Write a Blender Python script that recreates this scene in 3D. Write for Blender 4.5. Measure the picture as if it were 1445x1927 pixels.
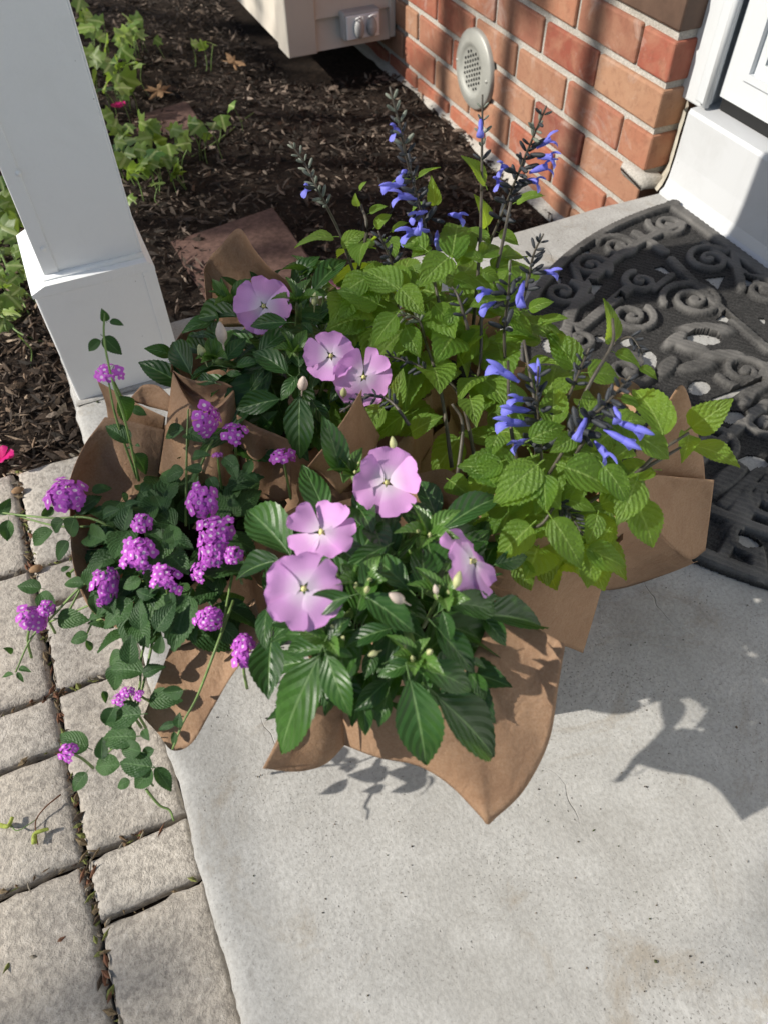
import bpy, math, random
import numpy as np
from mathutils import Matrix, Vector, noise as mnoise
random.seed(7); rng = np.random.default_rng(7)
SC = bpy.context.scene; COL = SC.collection
for _o in list(bpy.data.objects): bpy.data.objects.remove(_o)

# ------------------------------------------------------------------ camera, sky, sun, exposure
H = 0.76; FPX = 1416.8
def _rz(t): return np.array([[math.cos(t), -math.sin(t), 0], [math.sin(t), math.cos(t), 0], [0, 0, 1]])
def _rx(t): return np.array([[1, 0, 0], [0, math.cos(t), -math.sin(t)], [0, math.sin(t), math.cos(t)]])
CM = _rz(-0.404706) @ _rx(0.684368) @ _rz(-0.020195)
EYE = np.array([0, 0, H])
cd = bpy.data.cameras.new('camera'); cam = bpy.data.objects.new('camera', cd); COL.objects.link(cam)
m4 = Matrix.Identity(4)
for i in range(3):
    for j in range(3): m4[i][j] = CM[i, j]
m4.translation = Vector(EYE); cam.matrix_world = m4
cd.sensor_fit = 'VERTICAL'; cd.sensor_height = 36; cd.sensor_width = 27; cd.lens = 36 * FPX / 1927
cd.clip_start = 0.02; cd.clip_end = 300
cd.dof.use_dof = True; cd.dof.focus_distance = 0.82; cd.dof.aperture_fstop = 8.5
SC.camera = cam
SUN_EL = math.radians(36); SUN_PHI = math.radians(11)      # sun stands to the left (-X), a little behind (+Y)
SUN = Vector((-math.cos(SUN_EL) * math.cos(SUN_PHI), math.cos(SUN_EL) * math.sin(SUN_PHI), math.sin(SUN_EL)))
w = bpy.data.worlds.new('World'); SC.world = w; w.use_nodes = True
sky = w.node_tree.nodes.new('ShaderNodeTexSky'); sky.sky_type = 'NISHITA'; sky.sun_disc = False
sky.sun_elevation = SUN_EL; sky.sun_rotation = math.atan2(SUN.x, SUN.y)
bg = w.node_tree.nodes['Background']; bg.inputs[1].default_value = 0.095
w.node_tree.links.new(sky.outputs[0], bg.inputs[0])
sl = bpy.data.lights.new('sun', 'SUN'); sl.energy = 5.0; sl.angle = math.radians(0.55); sl.color = (1, 0.945, 0.86)
so = bpy.data.objects.new('sun', sl); COL.objects.link(so); so.rotation_euler = SUN.to_track_quat('Z', 'Y').to_euler()
vs = SC.view_settings; vs.view_transform = 'Standard'; vs.look = 'None'; vs.gamma = 1; vs.exposure = 0.2
vs.use_curve_mapping = False

# ------------------------------------------------------------------ helpers
def ray(u, v): return CM @ np.array([(u - 722.5) / FPX, -(v - 963.5) / FPX, -1.0])
LIFT = 1.0                                  # the potted plants stand about 0.2 m above the stoop: their heights are measured from there
def P(u, v, z=0.0):                         # point of the place at height z
    d = ray(u, v); zz = H - (H - z) * LIFT; return EYE + d * ((zz - H) / d[2])
def PX(u, v, x): d = ray(u, v); return EYE + d * (x / d[0])
def PY(u, v, y): d = ray(u, v); return EYE + d * (y / d[1])
def nz(v): v = np.asarray(v, float); return v / (np.linalg.norm(v) + 1e-12)
UP = np.array([0, 0, 1.0])

def mesh(name, V, F, mat=None, uv=None, col=None, smooth=True):
    me = bpy.data.meshes.new(name); me.from_pydata([tuple(map(float, q)) for q in V], [], [tuple(map(int, f)) for f in F])
    if mat: me.materials.append(mat)
    if uv is not None:
        lay = me.uv_layers.new(name='UVMap'); li = np.zeros(len(me.loops), dtype=np.int32); me.loops.foreach_get('vertex_index', li)
        lay.data.foreach_set('uv', np.asarray(uv, dtype=np.float32)[li].ravel())
    if col is not None:
        a = me.color_attributes.new('Col', 'FLOAT_COLOR', 'POINT'); a.data.foreach_set('color', np.asarray(col, dtype=np.float32).ravel())
    if smooth: me.polygons.foreach_set('use_smooth', [True] * len(me.polygons))
    me.update(); return me
def obj(name, me, parent=None, mtx=None):
    o = bpy.data.objects.new(name, me); COL.objects.link(o)
    if parent is not None: o.parent = parent
    if mtx is not None: o.matrix_basis = mtx
    return o
def thing(name, label, cat, loc=(0, 0, 0), group=None):
    o = bpy.data.objects.new(name, None); o.empty_display_size = .02; COL.objects.link(o); o.location = loc
    return tag(o, label, cat, group)
def tag(o, label, cat, group=None):
    o['label'] = label; o['category'] = cat
    if group: o['group'] = group
    return o
def struct(o): o['kind'] = 'structure'; return o
def local(parent, V):                       # world coords to coords of an unrotated parent
    return np.asarray(V, float) - np.array(parent.location) if parent is not None else np.asarray(V, float)

def box_geo(a, b, bev=0.0, seg=1):
    import bmesh
    bm = bmesh.new(); bmesh.ops.create_cube(bm, size=1)
    a = np.array(a, float); b = np.array(b, float)
    for q in bm.verts: q.co = Vector((a + b) / 2) + Vector([(b[i] - a[i]) * q.co[i] for i in range(3)])
    if bev: bmesh.ops.bevel(bm, geom=bm.edges[:], offset=bev, segments=seg, affect='EDGES', profile=.5)
    bm.verts.ensure_lookup_table(); V = [tuple(q.co) for q in bm.verts]; F = [[q.index for q in f.verts] for f in bm.faces]; bm.free()
    return V, F
def box(name, a, b, mat, parent=None, bev=0.0, seg=1):
    V, F = box_geo(a, b, bev, seg); return obj(name, mesh(name, local(parent, V), F, mat, smooth=False), parent)
def prism(name, prof, axis, a, b, mat, parent=None, smooth=False):   # profile polygon swept along an axis
    n = len(prof); V = []
    for t in (a, b):
        for p, q in prof: V.append((t, p, q) if axis == 0 else (p, t, q) if axis == 1 else (p, q, t))
    F = [[i, (i + 1) % n, n + (i + 1) % n, n + i] for i in range(n)] + [list(range(n))[::-1], list(range(n, 2 * n))]
    return obj(name, mesh(name, local(parent, V), F, mat, smooth=smooth), parent)
def catmull(pts, k=6):
    pts = np.asarray(pts, float); n = len(pts)
    if n < 3: return np.array([pts[0] + (pts[-1] - pts[0]) * t for t in np.linspace(0, 1, k + 1)])
    out = []
    for i in range(n - 1):
        p0 = pts[i - 1] if i else 2 * pts[0] - pts[1]; p1, p2 = pts[i], pts[i + 1]
        p3 = pts[i + 2] if i + 2 < n else 2 * pts[-1] - pts[-2]
        for t in np.linspace(0, 1, k, endpoint=False):
            out.append(.5 * (2 * p1 + (p2 - p0) * t + (2 * p0 - 5 * p1 + 4 * p2 - p3) * t * t + (3 * p1 - p0 - 3 * p2 + p3) * t ** 3))
    out.append(pts[-1]); return np.array(out)
def tube_geo(pts, r0, r1, ns=6, k=5):
    c = catmull(pts, k) if len(pts) > 2 else np.asarray(pts, float)
    n = len(c); V = []; F = []; ref = np.array([.31, .22, .93])
    for i in range(n):
        t = nz(c[min(i + 1, n - 1)] - c[max(i - 1, 0)]); a = nz(np.cross(t, ref)); b = np.cross(t, a); r = r0 + (r1 - r0) * i / (n - 1)
        for j in range(ns):
            g = 2 * math.pi * j / ns; V.append(c[i] + r * (math.cos(g) * a + math.sin(g) * b))
    for i in range(n - 1):
        for j in range(ns): F.append((i * ns + j, i * ns + (j + 1) % ns, (i + 1) * ns + (j + 1) % ns, (i + 1) * ns + j))
    F.append(tuple(range(ns))[::-1]); F.append(tuple((n - 1) * ns + j for j in range(ns)))
    return V, F
def tube(name, pts, r0, r1, mat, parent=None, ns=6):
    V, F = tube_geo(pts, r0, r1, ns); return obj(name, mesh(name, local(parent, V), F, mat), parent)
def merge(parts):
    V = []; F = []
    for v, f in parts:
        o = len(V); V += [tuple(q) for q in v]; F += [[i + o for i in g] for g in f]
    return V, F
def lathe_geo(prof, n=32):
    V = []; F = []
    for r, z in prof:
        for j in range(n): V.append((r * math.cos(2 * math.pi * j / n), r * math.sin(2 * math.pi * j / n), z))
    for i in range(len(prof) - 1):
        for j in range(n): F.append((i * n + j, i * n + (j + 1) % n, (i + 1) * n + (j + 1) % n, (i + 1) * n + j))
    return V, F

# ------------------------------------------------------------------ materials
class MT:
    def __init__(s, name, rough=.7, spec=.5):
        s.m = bpy.data.materials.new(name); s.m.use_nodes = True; s.t = s.m.node_tree; s.b = s.t.nodes['Principled BSDF']
        s.b.inputs['Roughness'].default_value = rough; s.b.inputs['Specular IOR Level'].default_value = spec
    def n(s, typ, **k):
        q = s.t.nodes.new(typ)
        for a, b in k.items():
            if a in ('operation', 'blend_type', 'data_type', 'feature', 'noise_dimensions', 'attribute_name', 'clamp', 'use_clamp', 'distance', 'wave_type', 'bands_direction'): setattr(q, a, b)
            else: s.set(q, a, b)
        return q
    def set(s, q, key, val):
        key = int(key[1:]) if key[0] == 'i' and key[1:].isdigit() else key.replace('_', ' ')
        inp = q.inputs[key]
        if hasattr(val, 'node'): s.t.links.new(val, inp)
        else: inp.default_value = val
    def math(s, op, a, b=0.0, c=None):
        q = s.n('ShaderNodeMath', operation=op, i0=a, i1=b)
        if c is not None: s.set(q, 'i2', c)
        return q.outputs[0]
    def mix(s, f, a, b, blend='MIX'):
        q = s.n('ShaderNodeMix', data_type='RGBA', blend_type=blend); s.set(q, 'i0', f)
        for i, x in ((6, a), (7, b)):
            if hasattr(x, 'node'): s.t.links.new(x, q.inputs[i])
            else: q.inputs[i].default_value = (*x, 1) if len(x) == 3 else x
        return q.outputs[2]
    def ramp(s, f, stops):
        q = s.n('ShaderNodeValToRGB'); s.t.links.new(f, q.inputs[0]); e = q.color_ramp.elements
        while len(e) > 1: e.remove(e[-1])
        e[0].position = stops[0][0]; c0 = stops[0][1]; e[0].color = (*c0, 1) if not isinstance(c0, (int, float)) else (c0, c0, c0, 1)
        for p, c in stops[1:]:
            z = e.new(p); z.color = (*c, 1) if not isinstance(c, (int, float)) else (c, c, c, 1)
        return q.outputs[0]
    def noise(s, scale, detail=4, rough=.55, co=None, dist=0.0):
        q = s.n('ShaderNodeTexNoise', Scale=scale, Detail=detail, Roughness=rough, Distortion=dist)
        if co is not None: s.t.links.new(co, q.inputs['Vector'])
        return q.outputs[0]
    def vor(s, scale, co=None, feature='F1', out=0, rnd=1.0):
        q = s.n('ShaderNodeTexVoronoi', feature=feature, Scale=scale, Randomness=rnd)
        if co is not None: s.t.links.new(co, q.inputs['Vector'])
        return q.outputs[out]
    def pos(s): return s.n('ShaderNodeNewGeometry').outputs['Position']
    def objc(s): return s.n('ShaderNodeTexCoord').outputs['Object']
    def base(s, c): s.set(s.b, 'Base_Color', (*c, 1) if not hasattr(c, 'node') else c); return s
    def rough(s, c): s.set(s.b, 'Roughness', c); return s
    def bump(s, h, strength=.4, dist=.002):
        q = s.n('ShaderNodeBump', Strength=strength, Distance=dist, Height=h); s.t.links.new(q.outputs[0], s.b.inputs['Normal']); return q
    def rnd(s): return s.n('ShaderNodeObjectInfo').outputs['Random']
    def translucent(s, col, fac, normal=None):
        tr = s.n('ShaderNodeBsdfTranslucent'); s.set(tr, 'Color', (*col, 1) if not hasattr(col, 'node') else col)
        mx = s.n('ShaderNodeMixShader', i0=fac); s.t.links.new(s.b.outputs[0], mx.inputs[1]); s.t.links.new(tr.outputs[0], mx.inputs[2])
        s.t.links.new(mx.outputs[0], s.t.nodes['Material Output'].inputs[0]); return s

def m_concrete():
    k = MT('concrete', .85, .3); p = k.pos()
    big = k.noise(3.2, 5, .6, p, .5); mid = k.noise(17, 5, .65, p); fine = k.noise(230, 3, .6, p)
    c = k.mix(k.ramp(big, [(.32, 0), (.68, 1)]), (.35, .34, .315), (.47, .465, .445))
    c = k.mix(k.ramp(mid, [(.45, 0), (.75, .55)]), c, (.56, .555, .53))
    c = k.mix(k.ramp(k.noise(7.3, 6, .72, p, 1.2), [(.54, 0), (.68, .62)]), c, (.27, .225, .165))      # brown stains
    c = k.mix(k.ramp(k.noise(23, 6, .8, p, .6), [(.58, 0), (.72, .55)]), c, (.20, .185, .16))
    c = k.mix(k.math('MULTIPLY', k.ramp(k.noise(420, 2, .6, p), [(.60, 0), (.68, .8)]), k.ramp(k.noise(6, 3, .6, p), [(.4, .2), (.62, 1)])), c, (.10, .095, .085))
    c = k.mix(k.ramp(fine, [(.35, .35), (.6, 0)]), c, (.22, .21, .19))
    pit = k.ramp(k.vor(120, p), [(.06, 1), (.13, 0)]); pitm = k.math('MULTIPLY', pit, k.ramp(k.noise(9, 4, .6, p), [(.5, 0), (.64, 1)]))
    c = k.mix(k.math('MULTIPLY', pitm, .7), c, (.12, .11, .09))
    mp = k.n('ShaderNodeMapping'); mp.inputs['Scale'].default_value = (1.0, .7, 1); mp.inputs['Rotation'].default_value = (0, 0, .5); k.t.links.new(p, mp.inputs[0])
    wv = k.n('ShaderNodeVectorMath', operation='MULTIPLY_ADD'); k.t.links.new(k.n('ShaderNodeTexNoise', Scale=7, Detail=4).outputs[1], wv.inputs[0]); wv.inputs[1].default_value = (.22, .22, .22); k.t.links.new(mp.outputs[0], wv.inputs[2])
    cr = k.vor(4.3, wv.outputs[0], 'DISTANCE_TO_EDGE'); crk = k.math('MULTIPLY', k.ramp(cr, [(0, 1), (.004, 0)]), k.ramp(k.noise(4.5, 2, .5, p), [(.56, 0), (.62, .6)]))
    c = k.mix(k.math('MULTIPLY', crk, .55), c, (.15, .13, .1))
    trw = k.noise(34, 6, .62, mp.outputs[0], .9)
    h = k.math('ADD', k.math('MULTIPLY', k.math('MULTIPLY', trw, k.ramp(k.noise(5, 3, .5, p), [(.35, .2), (.62, 1)])), 1.0), k.math('MULTIPLY', fine, .4)); h = k.math('ADD', h, k.math('MULTIPLY', mid, .8)); h = k.math('SUBTRACT', h, k.math('MULTIPLY', pitm, 1.2)); h = k.math('SUBTRACT', h, crk)
    k.base(c); k.bump(h, .55, .0032); return k.m
def m_paver():
    k = MT('paver_stone', .9, .25); p = k.pos(); r = k.rnd()
    g = k.noise(150, 4, .7, p); g2 = k.vor(260, p, 'F1', 1); big = k.noise(8, 4, .6, p)
    c = k.mix(r, (.49, .435, .36), (.58, .53, .455))
    c = k.mix(k.ramp(big, [(.35, .6), (.65, 0)]), c, (.40, .37, .33))
    c = k.mix(k.ramp(g, [(.38, .75), (.55, 0)]), c, (.25, .225, .195))
    c = k.mix(k.ramp(g, [(.58, 0), (.72, .7)]), c, (.62, .58, .52))
    h = k.math('ADD', k.math('MULTIPLY', g, .8), k.math('MULTIPLY', k.noise(40, 4, .6, p), .35)); h = k.math('ADD', h, k.math('MULTIPLY', k.noise(420, 3, .7, p), .55))
    k.base(c); k.bump(h, .8, .0035); return k.m
def m_paint(name, c, rough=.45, bumpy=.15, dirt=.25):
    k = MT(name, rough, .45); p = k.pos()
    d = k.ramp(k.noise(6, 6, .7, p, .8), [(.45, 0), (.72, dirt * 1.3)])
    mq = k.n('ShaderNodeMapping'); mq.inputs['Scale'].default_value = (40, 40, 3.5); k.t.links.new(p, mq.inputs[0]); d = k.math('ADD', d, k.ramp(k.noise(1.0, 5, .7, mq.outputs[0], .4), [(.58, 0), (.78, dirt * .8)]))
    cc = k.mix(d, c, tuple(x * .62 for x in (c[0], c[1] * .97, c[2] * .9)))
    sp = k.math('MULTIPLY', k.ramp(k.vor(55, p), [(.03, 1), (.07, 0)]), k.ramp(k.noise(5, 2, .5, p), [(.6, 0), (.66, .8)]))
    cc = k.mix(sp, cc, (.08, .07, .06))
    k.base(cc); k.bump(k.noise(260, 3, .6, p), bumpy, .0012); return k.m
def m_brick(name, cols):
    k = MT(name, .82, .3); p = k.pos(); r = k.rnd()
    c = k.ramp(r, cols)
    c = k.mix(k.ramp(k.noise(14, 5, .65, p, .6), [(.42, 0), (.7, .5)]), c, (.42, .255, .16))
    c = k.mix(k.ramp(k.noise(60, 4, .7, p), [(.5, 0), (.75, .5)]), c, (.16, .07, .045))
    c = k.mix(k.ramp(k.noise(9, 5, .7, p, 1.), [(.56, 0), (.74, .5)]), c, (.50, .43, .38))
    k.base(c); k.bump(k.math('ADD', k.noise(120, 4, .7, p), k.noise(22, 3, .5, p)), .45, .002); return k.m
def m_mortar():
    k = MT('mortar', .95, .2); p = k.pos(); g = k.noise(260, 4, .7, p)
    c = k.mix(k.ramp(g, [(.35, 0), (.65, 1)]), (.34, .32, .28), (.54, .51, .46)); c = k.mix(k.ramp(k.noise(7, 4, .6, p), [(.5, 0), (.75, .6)]), c, (.25, .22, .18))
    k.base(c); k.bump(g, .8, .003); return k.m
def m_flat(name, c, rough=.6, spec=.4, var=.25, scale=30, bump=.2, metal=0):
    k = MT(name, rough, spec); p = k.pos(); g = k.noise(scale, 4, .6, p)
    k.base(k.mix(k.ramp(g, [(.35, 0), (.7, 1)]), tuple(x * (1 - var) for x in c), tuple(min(1, x * (1 + var)) for x in c)))
    k.b.inputs['Metallic'].default_value = metal; k.bump(k.noise(scale * 7, 3, .6, p), bump, .001); return k.m
def m_rubber():
    k = MT('rubber', .78, .4); p = k.pos(); g = k.noise(420, 3, .7, p); sx = k.n('ShaderNodeSeparateXYZ'); k.t.links.new(p, sx.inputs[0])
    c = k.mix(k.ramp(g, [(.4, 0), (.68, 1)]), (.011, .0105, .010), (.055, .053, .050))
    c = k.mix(k.math('MULTIPLY', k.ramp(k.noise(9, 4, .6, p), [(.35, .25), (.6, 1)]), k.ramp(sx.outputs[2], [(.006, 0), (.011, .7)])), c, (.20, .19, .175))   # dust on the worn tops, paler to stand in for sunlit ridges
    k.base(c); k.bump(g, .6, .0018); return k.m
def m_kraft():
    k = MT('kraft_paper', .74, .3); p = k.pos(); g = k.noise(500, 3, .6, p)
    c = k.mix(k.ramp(g, [(.35, 0), (.65, 1)]), (.32, .195, .112), (.39, .25, .155))
    c = k.mix(k.ramp(k.noise(16, 5, .7, p, .6), [(.42, 0), (.72, .6)]), c, (.255, .14, .078))
    c = k.mix(k.ramp(k.noise(120, 4, .75, p), [(.55, 0), (.8, .35)]), c, (.46, .32, .21))
    wv = k.n('ShaderNodeVectorMath', operation='MULTIPLY_ADD'); k.t.links.new(k.n('ShaderNodeTexNoise', Scale=9, Detail=3).outputs[1], wv.inputs[0]); wv.inputs[1].default_value = (.09, .09, .09); k.t.links.new(p, wv.inputs[2])
    cr = k.ramp(k.vor(15, wv.outputs[0], 'DISTANCE_TO_EDGE'), [(0, 1), (.035, 0)]); cr = k.math('MULTIPLY', cr, k.ramp(k.noise(7, 2, .5, p), [(.48, 0), (.62, 1)]))
    c = k.mix(k.math('MULTIPLY', cr, .06), c, (.46, .33, .22))
    k.base(c); h = k.math('ADD', k.noise(900, 2, .5, p), k.math('MULTIPLY', k.noise(30, 5, .65, p, .8), 3.5)); k.bump(k.math('ADD', h, k.math('MULTIPLY', k.math('MINIMUM', k.vor(26, wv.outputs[0], 'DISTANCE_TO_EDGE'), .22), 7.0)), .22, .002)
    k.translucent((.46, .19, .075), .16); return k.m
def m_col(name, rough=.85, bumpscale=300, bump=.5, trans=0.0):
    k = MT(name, rough, .3); a = k.n('ShaderNodeAttribute', attribute_name='Col').outputs[0]; p = k.pos(); g = k.noise(bumpscale, 3, .6, p)
    k.base(k.mix(k.ramp(g, [(.4, .5), (.65, 0)]), a, (.02, .015, .01))); k.bump(g, bump, .002)
    if trans: k.translucent(a, trans)
    return k.m
def m_leaf(name, dark, light, vein, trans, tf, rough, nv, slope, quilt, veinw=.10, spec=.5, tone=.35, bs=.4, wrinkle=.0):
    k = MT(name, rough, spec); u = k.n('ShaderNodeSeparateXYZ'); k.t.links.new(k.n('ShaderNodeUVMap').outputs[0], u.inputs[0])
    x, y = u.outputs[0], u.outputs[1]
    av = k.math('ABSOLUTE', k.math('MULTIPLY_ADD', y, 2.0, -1.0))          # 0 midrib .. 1 margin
    ph = k.math('SUBTRACT', k.math('MULTIPLY', x, nv), k.math('MULTIPLY', k.math('POWER', av, 1.25), slope * nv))
    fr = k.math('ABSOLUTE', k.math('SUBTRACT', k.math('FRACT', ph), .5))    # .5 on a vein, 0 between veins
    side = k.ramp(fr, [(.5 - veinw, 0), (.5, 1)]); side = k.math('MULTIPLY', side, k.ramp(av, [(.0, 1), (.75, .8), (1, 0)]))
    mid = k.ramp(av, [(.03, 1), (.085, 0)]); vn = k.math('MAXIMUM', k.math('MULTIPLY', side, .35), mid)
    r = k.rnd(); g = k.noise(160, 3, .6, k.pos())
    c = k.mix(k.math('MULTIPLY', r, 1.0), dark, light)
    c = k.mix(k.ramp(g, [(.4, 0), (.7, tone)]), c, tuple(q * .6 for q in dark))
    c = k.mix(k.math('MULTIPLY', k.ramp(k.noise(34, 5, .7, k.pos()), [(.60, 0), (.74, .55)]), k.ramp(k.math('FRACT', k.math('MULTIPLY', r, 7.3)), [(.5, 0), (.8, 1)])), c, tuple(min(1, q * 1.7) for q in light))
    cv = k.mix(vn, c, vein); k.base(cv)
    h = k.math('SUBTRACT', k.math('MULTIPLY', k.ramp(fr, [(0, 1), (.5, 0)]), quilt), k.math('MULTIPLY', mid, .6))
    h = k.math('ADD', h, k.math('MULTIPLY', k.noise(700, 2, .5, k.pos()), .12)); h = k.math('ADD', h, k.math('MULTIPLY', k.vor(520, k.pos()), wrinkle)); k.bump(h, bs, .0022)
    tc = k.mix(vn, trans, tuple(min(1, q * 1.25) for q in trans)); tc = k.mix(k.math('MULTIPLY', r, .4), tc, tuple(q * .55 for q in trans))
    k.translucent(tc, tf); return k.m
def m_petal(name, inner, outer, edge, tf=.3, p0=.12, p1=.5):
    k = MT(name, .55, .25); u = k.n('ShaderNodeSeparateXYZ'); k.t.links.new(k.n('ShaderNodeUVMap').outputs[0], u.inputs[0])
    rr = k.math('ADD', u.outputs[0], k.math('MULTIPLY', k.math('SUBTRACT', k.noise(90, 3, .6, k.pos()), .5), .14))
    c = k.ramp(rr, [(p0, inner), (p1, outer), (1, edge)])
    st = k.n('ShaderNodeTexWave', wave_type='BANDS', bands_direction='Y', Scale=5, Distortion=2.5, Detail=2.0); k.t.links.new(k.n('ShaderNodeUVMap').outputs[0], st.inputs[0])
    c = k.mix(k.math('MULTIPLY', k.math('POWER', st.outputs[1], 3.0), .22), c, tuple(q * .8 for q in outer)); c = k.mix(k.math('MULTIPLY', k.rnd(), .25), c, edge)
    k.base(c); k.bump(k.math('ADD', k.noise(1500, 2, .5, k.pos()), k.math('MULTIPLY', st.outputs[1], .5)), .12, .001); k.translucent(c, tf); return k.m

CONC = m_concrete(); PAV = m_paver(); MORT = m_mortar(); RUB = m_rubber(); KRAFT = m_kraft(); CHIP = m_col('wood_chip', .85, 260, .6)
WHITE = m_paint('white_paint', (.86, .87, .86), .5, .25, .10); DOORW = m_paint('door_white', (.58, .60, .61), .32, .05, .08); SILLW = m_paint('sill_white', (.54, .55, .555), .38, .08, .22)
SIDE = m_paint('siding_cream', (.66, .60, .51), .55, .1, .2); CAULK = m_flat('caulk', (.46, .42, .34), .7, .3, .2, 40)
BRICK = m_brick('brick', [(0, (.25, .07, .045)), (.18, (.36, .12, .07)), (.34, (.36, .20, .12)), (.5, (.21, .062, .045)), (.66, (.38, .17, .10)), (.82, (.30, .085, .055)), (1, (.36, .21, .13))])
BROWN = m_flat('brown_brick', (.105, .062, .042), .6, .4, .2, 25, .3)
REDST = m_flat('red_concrete', (.125, .075, .06), .9, .2, .3, 90, .7)
STEEL = m_flat('vent_metal', (.40, .40, .36), .5, .5, .15, 14, .15, .25); BLACK = m_flat('black_rubber', (.012, .012, .012), .6, .4, .1)
GREYP = m_flat('grey_plastic', (.42, .42, .41), .5, .4, .1, 20, .1); POTM = m_flat('pot_plastic', (.015, .015, .016), .4, .5, .1); SOIL = m_flat('potting_soil', (.03, .02, .013), .95, .2, .4, 160, .9)
GLASS = MT('window_glass', .05, .6); GLASS.base((.10, .13, .14)); GLASS.set(GLASS.b, 'Transmission_Weight', .35); GLASS = GLASS.m
IMPL = m_leaf('impatiens_leaf', (.017, .058, .012), (.046, .125, .020), (.12, .21, .07), (.12, .32, .02), .18, .40, 6.0, .34, .9, .06, .5, .35, .36)
IMPY = m_leaf('impatiens_new_leaf', (.07, .16, .03), (.12, .24, .05), (.2, .3, .1), (.2, .38, .04), .25, .35, 7.0, .30, .7)
SALL = m_leaf('salvia_leaf', (.075, .165, .022), (.155, .27, .04), (.23, .34, .09), (.55, .74, .05), .47, .5, 6.0, .40, 1.2, .08, .35, .3, .5, 1.2)
LANL = m_leaf('lantana_leaf', (.020, .062, .018), (.055, .125, .032), (.07, .14, .05), (.12, .28, .03), .20, .55, 8.0, .44, 1.0, .08, .35, .3, .32, 1.3)
IVYL = m_leaf('ivy_leaf', (.07, .16, .025), (.27, .38, .08), (.36, .44, .16), (.42, .62, .07), .34, .42, 3.0, .5, .3, .06)
OAKL = m_flat('dead_leaf', (.30, .185, .10), .8, .2, .3, 60, .4)
PETI = m_petal('impatiens_petal', (.88, .78, .88), (.76, .42, .76), (.71, .34, .72), .34, .09, .48); PETD = m_petal('impatiens_pink', (.8, .5, .65), (.72, .26, .45), (.7, .22, .4))
PETL = m_petal('lantana_petal', (.92, .86, .90), (.58, .12, .62), (.64, .15, .68), .28, .20, .34)
PETB = m_petal('salvia_petal', (.22, .19, .62), (.19, .19, .72), (.25, .26, .80), .3, .1, .4); PETM = m_petal('fallen_petal', (.7, .02, .2), (.75, .02, .22), (.6, .02, .2), .3)
CALYX = m_flat('salvia_calyx', (.030, .034, .040), .6, .4, .3, 200, .3); CALYXG = m_flat('salvia_young_calyx', (.17, .19, .15), .65, .4, .3, 200, .3)
STEMD = m_flat('salvia_stem', (.075, .065, .05), .5, .4, .35, 80, .3); STEMG = m_flat('green_stem', (.16, .25, .07), .5, .4, .3, 60, .2); STEMR = m_flat('red_stem', (.16, .07, .035), .6, .3, .3)
BUD = m_flat('flower_bud', (.44, .45, .22), .5, .4, .25, 90, .2); BUDP = m_flat('pink_bud', (.60, .50, .42), .5, .4, .2, 90, .2); YEL = m_flat('flower_eye', (.62, .60, .25), .6, .3, .2)
BARK = m_flat('bark', (.09, .065, .045), .9, .2, .3, 30, .8); CANOPY = m_flat('tree_leaf', (.05, .10, .02), .6, .3, .3, 5)

# ------------------------------------------------------------------ ground, mulch bed
def sstep(a, b, x): t = np.clip((x - a) / (b - a), 0, 1); return t * t * (3 - 2 * t)
def ground_z(x, y):
    x = np.asarray(x, float); y = np.asarray(y, float)
    return -.062 - .135 * sstep(-.12, .95, x) + .008 * np.sin(7 * x + 2 * y) + .007 * np.sin(5 * y - 3 * x + 1)
def grid_sheet(xs, ys, zf):
    X, Y = np.meshgrid(xs, ys); Z = zf(X, Y); V = np.stack([X, Y, Z], -1).reshape(-1, 3); n = len(xs)
    F = [(j * n + i, j * n + i + 1, (j + 1) * n + i + 1, (j + 1) * n + i) for j in range(len(ys) - 1) for i in range(n - 1)]
    return V, F
def m_soil():
    k = MT('mulch', .95, .2); p = k.pos(); g = k.noise(60, 5, .75, p, .8)
    k.base(k.ramp(g, [(.3, (.008, .006, .004)), (.55, (.03, .02, .014)), (.75, (.075, .05, .034))])); k.bump(g, 1, .012); return k.m
SOILG = m_soil()
gx = np.concatenate([np.linspace(-40, -1.2, 8), np.linspace(-1, 1.2, 56), np.linspace(2, 40, 8)]); gy = np.concatenate([np.linspace(-40, -2.2, 8), np.linspace(-2, .5, 12), np.linspace(.55, 4, 80), np.linspace(5, 40, 8)])
V, F = grid_sheet(gx, gy, lambda x, y: ground_z(np.clip(x, -1, 1.1), y) - .10 * ((y < .93) & (x < .0)) )
struct(obj('ground', mesh('ground', V, F, SOILG)))
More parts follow.
